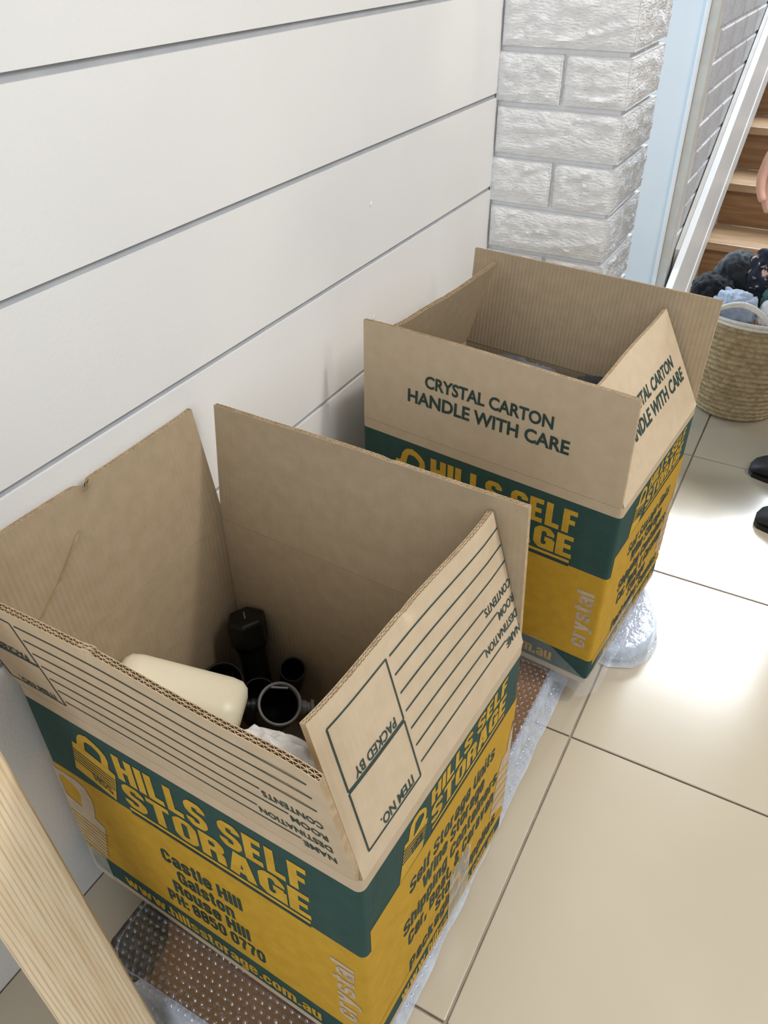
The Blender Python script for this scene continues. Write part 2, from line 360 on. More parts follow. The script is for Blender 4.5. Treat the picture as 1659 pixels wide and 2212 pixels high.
# ------------------------------------------------------------------ lettering: heavy condensed strokes and the plain built-in sans
b_, t_, x_ = .68, 6.32, 5.0
def rr(w, lo, hi, c=.6): return [(0, lo+c*1.3), (c, lo), (w-c, lo), (w, lo+c*1.3), (w, hi-c*1.3), (w-c, hi), (c, hi), (0, hi-c*1.3), (0, lo+c*1.3)]
def es(w, lo, hi):
    m = (lo+hi)/2; q = (hi-lo)
    return [(w, hi-q*.24), (w, hi-q*.13), (w-.5, hi), (.5, hi), (0, hi-q*.14), (0, m+q*.17), (.45, m+q*.05), (w-.45, m-q*.05), (w, m-q*.17), (w, lo+q*.14), (w-.5, lo), (.5, lo), (0, lo+q*.13), (0, lo+q*.24)]
B0, T0 = 0, 7
GL = {  # glyph: (advance width of centre lines, [polylines])
 'H': (2.3, [[(0, B0), (0, T0)], [(2.3, B0), (2.3, T0)], [(0, 3.5), (2.3, 3.5)]]),
 'I': (0, [[(0, B0), (0, T0)]]), 'l': (0, [[(0, B0), (0, T0)]]),
 'L': (1.7, [[(0, B0), (0, T0)], [(-.6, b_), (2.2, b_)]]),
 'E': (1.7, [[(0, B0), (0, T0)], [(-.6, b_), (2.2, b_)], [(-.6, t_), (2.2, t_)], [(0, 3.55), (1.9, 3.55)]]),
 'F': (1.6, [[(0, B0), (0, T0)], [(-.6, t_), (2.1, t_)], [(0, 3.5), (1.8, 3.5)]]),
 'T': (2.3, [[(1.15, B0), (1.15, T0)], [(-.67, t_), (2.97, t_)]]),
 'O': (2.3, [rr(2.3, b_, t_)]), '0': (2.2, [rr(2.2, b_, t_)]),
 'S': (2.3, [es(2.3, b_, t_)]), 's': (2.0, [es(2.0, .6, x_)]),
 'R': (2.3, [[(0, B0), (0, T0)], [(0, t_), (1.7, t_), (2.3, 5.5), (2.3, 4.4), (1.7, 3.5), (0, 3.5)], [(1.7, 3.5), (2.25, 2.7), (2.3, B0)]]),
 'P': (2.2, [[(0, B0), (0, T0)], [(0, t_), (1.6, t_), (2.2, 5.5), (2.2, 4.0), (1.6, 3.1), (0, 3.1)]]),
 'B': (2.3, [[(0, B0), (0, T0)], [(0, t_), (1.7, t_), (2.2, 5.6), (2.2, 4.4), (1.6, 3.6), (0, 3.6)], [(1.6, 3.6), (2.3, 2.8), (2.3, 1.5), (1.7, b_), (0, b_)]]),
 'A': (2.6, [[(0, B0), (1.05, T0)], [(2.6, B0), (1.55, T0)], [(.6, 1.9), (2.0, 1.9)]]),
 'G': (2.3, [[(2.3, 4.6), (2.3, 5.4), (1.7, t_), (.6, t_), (0, 5.4), (0, 1.6), (.6, b_), (1.7, b_), (2.3, 1.6), (2.3, 3.4)], [(1.3, 3.3), (2.8, 3.3)], [(2.45, B0), (2.45, 3.5)]]),
 'C': (2.2, [[(2.2, 4.5), (2.2, 5.4), (1.6, t_), (.6, t_), (0, 5.4), (0, 1.6), (.6, b_), (1.6, b_), (2.2, 1.6), (2.2, 2.6)]]),
 'U': (2.2, [[(0, T0), (0, 1.6), (.6, b_), (1.6, b_), (2.2, 1.6), (2.2, T0)]]),
 'W': (5.2, [[(0, T0), (1.15, B0)], [(2.6, 6.6), (1.35, B0)], [(2.6, 6.6), (3.85, B0)], [(5.2, T0), (4.05, B0)]]),
 'a': (2.0, [[(.1, 3.9), (.1, 4.3), (.6, x_), (1.5, x_), (2.0, 4.4), (2.0, 0)], [(2.0, 3.0), (.6, 2.7), (0, 2.1), (0, 1.2), (.5, .6), (1.2, .6), (2.0, 1.4)]]),
 't': (.9, [[(.35, 6.8), (.35, 1.3), (.7, .62), (1.35, .62)], [(-.6, x_), (1.4, x_)]]),
 'e': (2.0, [[(0, 2.9), (2.0, 2.9), (2.0, 4.2), (1.5, x_), (.5, x_), (0, 4.2), (0, 1.4), (.5, .6), (1.5, .6), (2.0, 1.3), (2.0, 1.8)]]),
 'i': (0, [[(0, B0), (0, 5.5)], [(0, 6.0), (0, 7.1)]]),
 'n': (2.0, [[(0, B0), (0, 5.6)], [(0, 4.3), (.6, x_), (1.5, x_), (2.0, 4.4), (2.0, B0)]]),
 'm': (3.9, [[(0, B0), (0, 5.6)], [(0, 4.3), (.5, x_), (1.5, x_), (1.95, 4.4), (1.95, B0)], [(1.95, 4.3), (2.5, x_), (3.4, x_), (3.9, 4.4), (3.9, B0)]]),
 'u': (2.0, [[(2.0, B0), (2.0, 5.6)], [(2.0, 1.3), (1.4, .6), (.5, .6), (0, 1.2), (0, 5.6)]]),
 'o': (2.0, [rr(2.0, .62, x_, .55)]),
 'h': (2.0, [[(0, B0), (0, T0)], [(0, 4.3), (.6, x_), (1.5, x_), (2.0, 4.4), (2.0, B0)]]),
 'p': (2.0, [[(0, -1.7), (0, 5.6)], [(0, 4.3), (.6, x_), (1.5, x_), (2.0, 4.3), (2.0, 1.3), (1.5, .6), (.6, .6), (0, 1.3)]]),
 'g': (2.0, [[(2.0, 4.3), (1.4, x_), (.5, x_), (0, 4.3), (0, 1.4), (.5, .7), (1.4, .7), (2.0, 1.4)], [(2.0, 5.6), (2.0, -.5), (1.5, -1.1), (.5, -1.1), (0, -.6)]]),
 'r': (1.0, [[(0, B0), (0, 5.6)], [(0, 4.0), (.5, 4.8), (1.4, 4.9)]]),
 'c': (1.9, [[(1.9, 3.5), (1.9, 4.3), (1.4, x_), (.5, x_), (0, 4.3), (0, 1.3), (.5, .6), (1.4, .6), (1.9, 1.3), (1.9, 2.2)]]),
 'v': (2.1, [[(0, 5.6), (1.0, 0)], [(2.1, 5.6), (1.1, 0)]]),
 'w': (4.5, [[(0, 5.6), (1.0, 0)], [(2.25, 5.4), (1.2, 0)], [(2.25, 5.4), (3.3, 0)], [(4.5, 5.6), (3.5, 0)]]),
 'y': (2.1, [[(0, 5.6), (1.05, .6)], [(2.1, 5.6), (1.0, -.6), (.6, -1.2), (-.2, -1.2)]]),
 'k': (2.0, [[(0, B0), (0, T0)], [(.2, 2.6), (2.0, 5.6)], [(.8, 3.2), (2.0, 0)]]),
 'f': (.9, [[(.35, 0), (.35, 5.6), (.75, 6.4), (1.4, 6.4)], [(-.6, x_-.1), (1.4, x_-.1)]]),
 '8': (2.2, [rr(2.2, 3.65, t_, .5), rr(2.2, b_, 3.65, .5)]),
 '5': (2.2, [[(2.4, t_), (0, t_), (0, 3.4)], [(0, 3.9), (.5, 4.3), (1.6, 4.3), (2.2, 3.6), (2.2, 1.5), (1.6, b_), (.6, b_), (0, 1.4), (0, 2.0)]]),
 '7': (2.0, [[(-.5, t_), (2.3, t_)], [(2.2, t_), (1.0, 2.8), (.8, 0)]]),
 ':': (0, [[(0, 0), (0, 1.4)], [(0, 3.4), (0, 4.8)]]), '.': (0, [[(0, 0), (0, 1.4)]]), ',': (0, [[(.1, 1.4), (.1, 0), (-.4, -1.2)]]),
 '&': (2.6, [[(2.8, 0), (.5, 4.6), (.5, 5.6), (.9, t_), (1.4, t_), (1.8, 5.6), (1.8, 4.8), (0, 2.6), (0, 1.4), (.5, b_), (1.3, b_), (2.5, 2.8)]]),
}
def stroke_polys(text, t=1.38, gap=.42, space=1.6):
    polys = []; x = 0
    for ch in text:
        if ch == ' ': x += space; continue
        w, lines = GL[ch]
        for ln in lines:
            P = [Vector((p[0]+x+t/2, p[1])) for p in ln]
            for a, b in zip(P, P[1:]):
                d = (b-a).normalized(); n = Vector((-d.y, d.x))*t/2
                polys.append([a-n, b-n, b+n, a+n])
            for p in P[1:-1] + ([P[0]] if (P[0]-P[-1]).length < 1e-6 else []):
                polys.append([p + Vector((math.cos(k*math.pi/4+math.pi/8), math.sin(k*math.pi/4+math.pi/8)))*t/2*1.0 for k in range(8)])
        x += w + t + gap
    return polys
def sans_polys(text, off=.012):
    cu = bpy.data.curves.new('lettering_curve', 'FONT'); cu.body = text; cu.offset = off; cu.resolution_u = 3
    o = bpy.data.objects.new('lettering_curve', cu); COL.objects.link(o)
    dg = bpy.context.evaluated_depsgraph_get(); dg.update()
    me = bpy.data.meshes.new_from_object(o.evaluated_get(dg))
    polys = [[me.vertices[i].co.xy.copy() for i in p.vertices] for p in me.polygons]
    bpy.data.objects.remove(o); bpy.data.curves.remove(cu); bpy.data.meshes.remove(me)
    return polys
def norm(polys, descend=True):
    xs_ = [p.x for q in polys for p in q]; ys_ = [p.y for q in polys for p in q]
    x0, x1, y0, y1 = min(xs_), max(xs_), min(ys_), max(ys_)
    return [[((p.x-x0)/(x1-x0), (p.y-y0)/(y1-y0)) for p in q] for q in polys]

class Face:
    """bilinear sheet: (u,v) -> point just outside it, for print that lies on the card"""
    def __init__(s, c00, c10, c01, c11, off=.0004, bow=0):
        s.c = [Vector(c) for c in (c00, c10, c01, c11)]
        s.n = (s.c[1]-s.c[0]).cross(s.c[2]-s.c[0]).normalized(); s.off = off; s.bow = bow
    def at(s, u, v, off=None):
        a, b, c, d = s.c
        return a*(1-u)*(1-v)+b*u*(1-v)+c*(1-u)*v+d*u*v + s.n*(s.off if off is None else off)
    def put(s, mb, polys, O, S, T, m=0, off=None):
        for q in polys:
            i = len(mb.v)
            for (a, b) in q: mb.v.append(tuple(s.at(O[0]+S[0]*a+T[0]*b, O[1]+S[1]*a+T[1]*b, off)))
            mb.face(list(range(i, i+len(q))), m)
    def text(s, mb, polys, u0, u1, v0, v1, m=0, off=None): s.put(mb, norm(polys), (u0, v0), (u1-u0, 0), (0, v1-v0), m, off)
    def flipped(s, mb, polys, u0, u1, v0, v1, m=0, off=None): s.put(mb, norm(polys), (u1, v1), (u0-u1, 0), (0, v0-v1), m, off)
    def line(s, mb, u0, v0, u1, v1, wu, wv, m=0, off=None):
        d = abs(u1-u0) > abs(v1-v0)
        q = [(u0, v0-wv/2), (u1, v1-wv/2), (u1, v1+wv/2), (u0, v0+wv/2)] if d else [(u0-wu/2, v0), (u0+wu/2, v0), (u1+wu/2, v1), (u1-wu/2, v1)]
        n = 6; P = []
        for k in range(n):
            a, b = k/n, (k+1)/n; L = lambda p, q_, t: (p[0]+(q_[0]-p[0])*t, p[1]+(q_[1]-p[1])*t)
            P.append([L(q[0], q[1], a), L(q[0], q[1], b), L(q[3], q[2], b), L(q[3], q[2], a)] if d else None)
        if d: s.put(mb, P, (0, 0), (1, 0), (0, 1), m, off)
        else: s.put(mb, [q], (0, 0), (1, 0), (0, 1), m, off)
    def poly(s, mb, pts, m=0, off=None): s.put(mb, [pts], (0, 0), (1, 0), (0, 1), m, off)

def tri_poly(outer, hole=None):
    """triangulated polygon (with one hole) in 2-D"""
    from mathutils.geometry import tessellate_polygon
    loops = [[Vector((*p, 0)) for p in outer]] + ([[Vector((*p, 0)) for p in hole]] if hole else [])
    flat = [p for l in loops for p in l]
    return [[(flat[i].x, flat[i].y) for i in t] for t in tessellate_polygon(loops)]

# ------------------------------------------------------------------ cartons
TH = .0060
def rounded_ring(P, z, r, inset, seg=4):
    """P: FL,FR,BR,BL corner points (Vector) -> ring of points with rounded corners, and arc-length param"""
    out = []; n = 4
    for k in range(4):
        p, a, b = P[k], P[k-1], P[(k+1) % 4]
        da, db = (a-p).normalized(), (b-p).normalized()
        inward = (da+db)
        c0 = p + (da+db)*(inset)
        rr_ = max(.001, r-inset)
        A, B = c0+da*rr_, c0+db*rr_; C = c0+(da+db)*rr_
        for s in range(seg+1):
            t = s/seg; ang = t*math.pi/2
            out.append(C - db*rr_*math.cos(ang) - da*rr_*math.sin(ang))
    return out
def carton(label, bot, rim, tips, notch=1.0):
    ez = Vector((0, 0, 1))
    K = ('FL', 'FR', 'BR', 'BL')
    bt = {k: Vector(bot[k]) for k in K}; rm = {k: Vector(rim[k]) for k in K}
    tp = {k: Vector(v) for k, v in tips.items()}
    base = (bt['FL']+bt['BR'])/2
    root = thing('storage_carton', label, 'carton', base)
    # body: rounded tube with printed bands
    rows = [(0, 0), (.032, 0), (.148, 1), (.64, 2), (.955, 1), (1.0, 0)]
    mb = MB()
    levels = [0, .032, .09, .148, .25, .4, .52, .64, .75, .85, .955, 1.0]
    def bandmat(v): return 0 if v < .032 else 1 if v < .148 else 2 if v < .64 else 1 if v < .955 else 0
    per = 0
    def ring(v, inset): return rounded_ring([bt[k].lerp(rm[k], v) for k in K], 0, .007, inset)
    for inset, outer in ((0, True), (TH, False)):
        R = [ring(v, inset) for v in levels]; n = len(R[0])
        acc = [0]
        for i in range(n): acc.append(acc[-1] + (R[0][(i+1) % n]-R[0][i]).length)
        for j in range(len(levels)-1):
            for i in range(n):
                i2 = (i+1) % n
                q = (R[j][i], R[j][i2], R[j+1][i2], R[j+1][i])
                h = .3415
                uv = [(acc[i], levels[j]*h), (acc[i+1], levels[j]*h), (acc[i+1], levels[j+1]*h), (acc[i], levels[j+1]*h)]
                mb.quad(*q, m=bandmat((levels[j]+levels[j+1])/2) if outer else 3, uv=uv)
    a, b = ring(1, 0), ring(1, TH); n = len(a)
    for i in range(n): mb.quad(a[i], a[(i+1) % n], b[(i+1) % n], b[i], m=0)
    a, b = ring(0, 0), ring(0, TH)
    for i in range(n): mb.quad(a[i], a[(i+1) % n], b[(i+1) % n], b[i], m=0)
    bm = bmesh.new()
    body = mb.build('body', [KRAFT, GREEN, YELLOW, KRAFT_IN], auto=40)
    # weld so shading is continuous
    bm.from_mesh(body.data); bmesh.ops.remove_doubles(bm, verts=bm.verts, dist=.0002); bmesh.ops.recalc_face_normals(bm, faces=bm.faces); bm.to_mesh(body.data); bm.free()
    body.data.polygons.foreach_set('use_smooth', [True]*len(body.data.polygons)); body.data.set_sharp_from_angle(angle=math.radians(40))
    place(body, root)
    # floor of the carton
    fb = MB(); q = [bt[k].lerp(base, .02) for k in K]
    lo = [p + ez*.0012 for p in q]; hi = [p + ez*.0075 for p in q]
    i = len(fb.v); fb.v += [tuple(p) for p in lo+hi]
    fb.face((0, 3, 2, 1)); fb.face((4, 5, 6, 7))
    for k in range(4): fb.face((k, (k+1) % 4, 4+(k+1) % 4, 4+k))
    place(fb.build('bottom', KRAFT_IN), root)
    # flaps with open flutes along the free edge
    hinge = {'F': ('FL', 'FR'), 'R': ('FR', 'BR'), 'B': ('BR', 'BL'), 'L': ('BL', 'FL')}
    flaps = {}; faces = {}
    for f, (ka, kb) in hinge.items():
        A, B, C, D = rm[ka], rm[kb], tp[f, ka], tp[f, kb]
        A, B = A + ez*.0005, B + ez*.0005
        W = (B-A).length
        nrm = (B-A).cross(C-A).normalized()      # outward
        ins = .0035/W; mbf = MB(); nu = int(W/.006)*6
        u_of = lambda i: ins + (1-2*ins)*i/nu
        dent = {'F': .44, 'R': .47, 'B': .40, 'L': .56}[f]
        def sheet(u, v, d, A=A, B=B, C=C, D=D, W=W, nrm=nrm, dent=dent, f=f):   # d depth from outer surface
            p = A.lerp(B, u).lerp(C.lerp(D, u), v)
            k = notch*(.2 if f == 'B' else 1)*math.exp(-((u-dent)*W/.006)**2)*max(0, (v-.93)/.07)
            curl = (max(0, abs(u-.5)-.36)/.14)**2
            w = .0012*math.sin(u*9+ord(f))*v + .004*curl*v*(1 if f in 'FL' else -.4)
            # rounded fold next to the hinge
            return p - nrm*(d + .0035*k) + nrm*w - (C-A).normalized()*(.0045*k)
        H = (C-A).length; ve = 1-.007/H
        vs = [0, .04, .3, .6, .85, .93, ve]
        nc = 24
        def put_sheet(dpt, m, v_list, ncol, flip):
            def P(i, j): return sheet(ins+(1-2*ins)*i/ncol, v_list[j], dpt)
            b0 = len(mbf.f)
            mbf.grid(P, ncol, len(v_list)-1, m, flip=flip)
            k = b0
            for j in range(len(v_list)-1):
                for i in range(ncol):
                    u0, u1 = (ins+(1-2*ins)*i/ncol)*W, (ins+(1-2*ins)*(i+1)/ncol)*W; v0, v1 = v_list[j]*H, v_list[j+1]*H
                    uv = [(u0, v0), (u1, v0), (u1, v1), (u0, v1)]
                    mbf.uv[k] = uv[::-1] if flip else uv; k += 1
        ncd = 90
        put_sheet(0, 0, vs+[1], ncd, False)            # outer liner
        put_sheet(TH, 1, vs+[1], ncd, True)            # inner liner
        put_sheet(.0006, 2, [ve-.01, 1], ncd, True); put_sheet(TH-.0006, 2, [ve-.01, 1], ncd, False)
        put_sheet(TH*.5-.0003, 2, [ve-.01, 1], ncd, False); put_sheet(TH*.5+.0003, 2, [ve-.01, 1], ncd, True)
        # flute waves
        ph = random.random()*6
        for (d0, d1) in ((.0007, TH*.5-.0004), (TH*.5+.0004, TH-.0007)):
            lam = .0062 if d0 < .002 else .0068
            def Pw(i, j):
                u = u_of(i); x = u*W
                dd = (d0+d1)/2 + (d1-d0)/2*math.sin(2*math.pi*x/lam+ph)
                return sheet(u, (ve-.012, 1)[j], dd)
            mbf.grid(Pw, nu, 1, 2)
            def Pw2(i, j):
                u = u_of(i); x = u*W
                dd = (d0+d1)/2 + (d1-d0)/2*math.sin(2*math.pi*x/lam+ph) + .00045
                return sheet(u, (ve-.012, 1)[j], dd)
            mbf.grid(Pw2, nu, 1, 2, flip=True)
            def Pc(i, j):
                u = u_of(i); x = u*W
                dd = (d0+d1)/2 + (d1-d0)/2*math.sin(2*math.pi*x/lam+ph) + .00045*j
                return sheet(u, 1, dd)
            mbf.grid(Pc, nu, 1, 2)
        # liner end caps and closure of side edges
        for d0, d1 in ((0, .0006), (TH*.5-.0003, TH*.5+.0003), (TH-.0006, TH)):
            mbf.grid(lambda i, j: sheet(ins+(1-2*ins)*i/ncd, 1, d0+(d1-d0)*j), ncd, 1, 2)
        mbf.grid(lambda i, j: sheet(ins+(1-2*ins)*i/ncd, ve-.011, TH*j), ncd, 1, 3)
        vl = vs+[1]
        for u in (ins, 1-ins):
            mbf.grid(lambda i, j: sheet(u, vl[i], TH*j), len(vl)-1, 1, 2)
        mbf.grid(lambda i, j: sheet(ins+(1-2*ins)*i/ncd, 0, TH*j), ncd, 1, 2)
        mbf.recalc = False
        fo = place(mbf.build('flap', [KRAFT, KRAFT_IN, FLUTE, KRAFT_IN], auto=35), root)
        flaps[f] = fo
        fc = Face(A, B, C, D, off=.0005); fc.sheet = sheet; faces[f] = fc
        # print follows the slightly waved sheet
        fc.at = (lambda sh: (lambda u, v, off=None: sh(u, v, -(off or .0005))))(sheet)
    faces['pF'] = Face(bt['FL'], bt['FR'], rm['FL'], rm['FR']); faces['pR'] = Face(bt['FR'], bt['BR'], rm['FR'], rm['BR'])
    faces['pL'] = Face(bt['BL'], bt['FL'], rm['BL'], rm['FL']); faces['pB'] = Face(bt['BR'], bt['BL'], rm['BR'], rm['BL'])
    return root, body, flaps, faces

def kid(mb, name, mats, parent):
    o = mb.build(name, mats); o.parent = parent; return o   # parent already sits at the root through its inverse
LOCK = [(.1516,.853),(.1696,.8526),(.1798,.8933),(.1899,.9108),(.2012,.9203),(.221,.9256),(.2423,.9155),(.2619,.8993),(.274,.8818),(.2776,.8587),(.2702,.8161),(.2888,.8034),(.2579,.6549),(.1224,.7021)]
LHOLE = [(.2038,.8864),(.2119,.8936),(.231,.8921),(.2468,.879),(.2541,.8654),(.2479,.824),(.1953,.8436)]
LOCKR = [(.3322,.8521),(.3381,.8881),(.3329,.9088),(.3192,.9247),(.293,.9411),(.265,.9415),(.2459,.9274),(.2341,.8773),(.2134,.8809),(.1857,.7277),(.317,.731),(.3457,.8472)]
FAINT = [(.004,.607),(.0262,.609),(.0939,.6099),(.1216,.5935),(.1328,.5467),(.1319,.4992),(.1153,.423),(.1458,.3916),(.0961,.1562),(.004,.1723)]
FHOLE = [(.012,.5717),(.0372,.5863),(.0655,.5696),(.0817,.5498),(.088,.5284),(.0691,.4434),(.012,.468)]

def print_logo(F, mb, lock, hole, dx=0, sx=1, dark=1, light=0, off=.0005):
    tr = lambda P: [(dx+sx*u, v) for u, v in P]
    F.put(mb, tri_poly(tr(lock), tr(hole)), (0, 0), (1, 0), (0, 1), light, off)
    for a, b in (((.1455, .815), (.2800, .7720)), ((.1420, .800), (.2770, .757)), ((.1385, .785), (.2740, .742)), ((.1350, .770), (.2710, .727)), ((.1315, .755), (.2680, .712))):
        q = tr([(a[0], a[1]-.0028), (b[0], b[1]-.0028), (b[0], b[1]+.0028), (a[0], a[1]+.0028)]); F.poly(mb, q, dark, off+.0002)
    F.put(mb, norm(stroke_polys('HSS', 1.0)), (dx+sx*.195, .700), (sx*.060, -.024), (-.004*sx, .034), dark, off+.0002)

def print_front(F, body, faint=True, name='printed_lettering'):
    mb = MB(); mb.recalc = False
    print_logo(F, mb, LOCK, LHOLE)
    F.text(mb, stroke_polys('HILLS SELF'), .300, .862, .800, .915)
    F.text(mb, stroke_polys('STORAGE'), .300, .862, .675, .790)
    F.line(mb, .305, .659, .858, .659, 0, .014); F.line(mb, .305, .640, .858, .640, 0, .012, 1)
    y = .484
    for tx, u0, u1, v0, v1 in (('Castle Hill', .375, .640, .455, .525), ('Galston', .415, .605, .366, .436), ('Rouse Hill', .385, .645, .280, .350), ('PH: 8850 0770', .350, .685, .192, .262)):
        F.text(mb, stroke_polys(tx, 1.27), u0, u1, v0, v1, 1)
    F.text(mb, stroke_polys('www.hillsstorage.com.au', 1.25), .150, .852, .040, .118)
    F.put(mb, norm(stroke_polys('crystal', 1.25)), (.984, .215), (0, .325), (-.080, 0), 2)
    if faint:
        F.put(mb, tri_poly(FAINT, FHOLE), (0, 0), (1, 0), (0, 1), 2)
        for k in range(7):
            v = .375-.026*k; F.poly(mb, [(.006, v-.004), (.140-.006*k, v-.035-.004), (.140-.006*k, v-.035+.004), (.006, v+.004)], 0, .0007)
        F.poly(mb, [(.006, .19), (.098, .165), (.090, .155), (.006, .172)], 0, .0007)
    return kid(mb, name, [INK_Y, INK_G, INK_FAINT], body)
def print_side(F, body, name='printed_lettering'):
    mb = MB(); mb.recalc = False
    f = lambda v: (v+.07)/1.07
    # padlock, mirrored lettering block
    tr = [(u, f(v)) for u, v in LOCKR]
    F.put(mb, tri_poly(tr, [(u, f(v)) for u, v in ((.262,.858),(.300,.868),(.322,.885),(.318,.905),(.295,.917),(.272,.912))]), (0, 0), (1, 0), (0, 1), 0)
    for k in range(5):
        a, b = (.2107-.003*k, f(.858-.013*k)), (.3394-.003*k, f(.822-.012*k)); F.poly(mb, [(a[0], a[1]-.003), (b[0], b[1]-.003), (b[0], b[1]+.003), (a[0], a[1]+.003)], 1, .0007)
    F.put(mb, norm(stroke_polys('HSS', 1.0)), (.255, .800), (.062, -.005), (-.003, .034), 1, .0007)
    F.text(mb, stroke_polys('HILLS SELF'), .365, .880, .880, .945)
    F.text(mb, stroke_polys('STORAGE'), .368, .885, .785, .868)
    F.line(mb, .375, .768, .882, .768, 0, .012); F.line(mb, .375, .750, .882, .750, 0, .012, 1)
    # the yellow field starts higher on this panel than on the front
    F.poly(mb, [(.03, .636), (.995, .636), (.995, .745), (.03, .742)], 3, .0003)
    F.poly(mb, [(.03, .106), (.995, .104), (.995, .150), (.03, .150)], 3, .0003)
    for tx, u0, u1, v in (('Self Storage Units', .245, .835, .640), ('Wine Storage', .325, .765, .553), ('Shipping Containers', .210, .885, .455), ('Car, Boat, & Caravan', .240, .870, .360), ('Storage', .425, .680, .275), ('Packaging Supplies', .250, .915, .182)):
        lo = .022 if any(c in tx for c in 'gp,') else 0
        F.text(mb, stroke_polys(tx, 1.27), u0, u1, v-.033-lo, v+.033, 1)
    F.text(mb, stroke_polys('www.hillsstorage.com.au', 1.25), .195, .925, .022, .094)
    F.put(mb, tri_poly([(.995,.62),(.9645,.56),(.9611,.505),(.9195,.50),(.901,.46),(.8581,.235),(.995,.155)]), (0, 0), (1, 0), (0, 1), 2, .0004)
    for k in range(5):
        v = .435-.045*k; F.poly(mb, [(.905-.01*k, v-.006), (.995, v-.03-.006), (.995, v-.03+.006), (.905-.01*k, v+.006)], 0, .0007)
    return kid(mb, name, [INK_Y, INK_G, INK_FAINT, YELLOW], body)
def print_form(F, flap, u_box, u_line, u_end, name='printed_form'):
    """moving label printed upside down on a flap: ruled lines, two boxes and captions"""
    mb = MB(); mb.recalc = False
    W = (F.c[1]-F.c[0]).length; wu = .0018/W; wv = .0118
    vs = [.886, .766, .648, .5295, .4105, .2920, .1745]
    caps = [None, None, None, ('CONTENTS', .0560), ('ROOM', .0340), ('DESTINATION', .0690), ('NAME', .0310)]
    for v, c in zip(vs, caps):
        e = u_end
        if c:
            e = u_end - c[1]/W - .002
            F.flipped(mb, sans_polys(c[0], .02), u_end - c[1]/W, u_end, v-.066, v-.004)
        F.line(mb, u_line, v, e, v, 0, wv)
    for (v0, v1, cap, cw) in ((.505, .893, 'PACKED BY', .059), (.106, .492, 'ITEM NO.', .049)):
        a, b = u_box
        F.line(mb, a, v0, b, v0, 0, wv); F.line(mb, a, v1, b, v1, 0, wv); F.line(mb, a, v0, a, v1, wu, 0); F.line(mb, b, v0, b, v1, wu, 0)
        F.flipped(mb, sans_polys(cap, .02), b-.010/W-cw/W, b-.010/W, v0+.012, v0+.074)
    return kid(mb, name, INK_G, flap)
def print_crystal(F, flap, a, b, name='printed_lettering'):
    mb = MB(); mb.recalc = False
    F.text(mb, sans_polys('CRYSTAL CARTON', .03), a[0], a[1], .515, .640)
    F.text(mb, sans_polys('HANDLE WITH CARE', .03), b[0], b[1], .328, .462)
    return kid(mb, name, INK_G, flap)

near = carton('open yellow and green storage carton in the foreground holding black spotlights and a white bag',
    {'FR': (.4170,.2658,.045), 'FL': (.0128,.2868,.045), 'BL': (.0272,.5969,.045), 'BR': (.4331,.5759,.045)},
    {'FR': (.4138,.2692,.3865), 'BL': (.0214,.5994,.3865), 'BR': (.4325,.5734,.3865), 'FL': (.0136,.2850,.3865)},
    {('F','FL'): (.0126,.2601,.5425), ('F','FR'): (.4061,.2457,.5461), ('R','FR'): (.3696,.2756,.5418), ('R','BR'): (.3879,.5751,.5381), ('B','BR'): (.4226,.5845,.5489), ('B','BL'): (.0275,.6131,.5418), ('L','BL'): (.0102,.5913,.5408), ('L','FL'): (.0081,.2852,.5444)})
root1, body1, fl1, fc1 = near
print_front(fc1['pF'], body1); print_side(fc1['pR'], body1)
print_form(fc1['R'], fl1['R'], (.060, .324), .342, .988); print_form(fc1['F'], fl1['F'], (.012, .200), .213, .955)
farb = carton('open yellow and green storage carton by the brick pier with dark clothes inside',
    {'FR': (.4580,.8573,.045), 'FL': (.0534,.8958,.045), 'BL': (.0827,1.2049,.045), 'BR': (.4874,1.1664,.045)},
    {'FR': (.4619,.8435,.3865), 'BL': (.0781,1.2162,.3865), 'BR': (.4876,1.1650,.3865), 'FL': (.0540,.8953,.3865)},
    {('F','FL'): (.0576,.8997,.5410), ('F','FR'): (.4594,.8453,.5405), ('R','FR'): (.3955,.8640,.5258), ('R','BR'): (.4148,1.1696,.5255), ('B','BR'): (.4888,1.1900,.5424), ('B','BL'): (.0789,1.2403,.5425), ('L','BL'): (.1267,1.2128,.5328), ('L','FL'): (.1015,.9090,.5342)}, notch=.12)
root2, body2, fl2, fc2 = farb
print_front(fc2['pF'], body2, faint=True); print_side(fc2['pR'], body2)
print_crystal(fc2['F'], fl2['F'], (.2625, .739), (.196, .801)); print_crystal(fc2['R'], fl2['R'], (.25, .850), (.165, .932))

# cut edge standing out of the near carton's wall side flap
sh = fc1['L'].sheet
mb = MB()
pts = [sh(.643+(.885-.643)*t, .71+(.30-.71)*t - .03*math.sin(math.pi*t), TH+.0005) for t in [k/8 for k in range(9)]]
inw = Vector((1, 0, 0))
for a, b in zip(pts, pts[1:]):
    k0 = .0035; w_ = Vector((0, .0016, .0007))
    mb.quad(a, b, b+inw*k0, a+inw*k0); mb.quad(a+w_*2, b+w_*2, b+inw*k0+w_, a+inw*k0+w_); mb.quad(a+inw*k0, b+inw*k0, b+inw*k0+w_, a+inw*k0+w_)
kid(mb, 'torn_card_edge', FLUTE, fl1['L'])

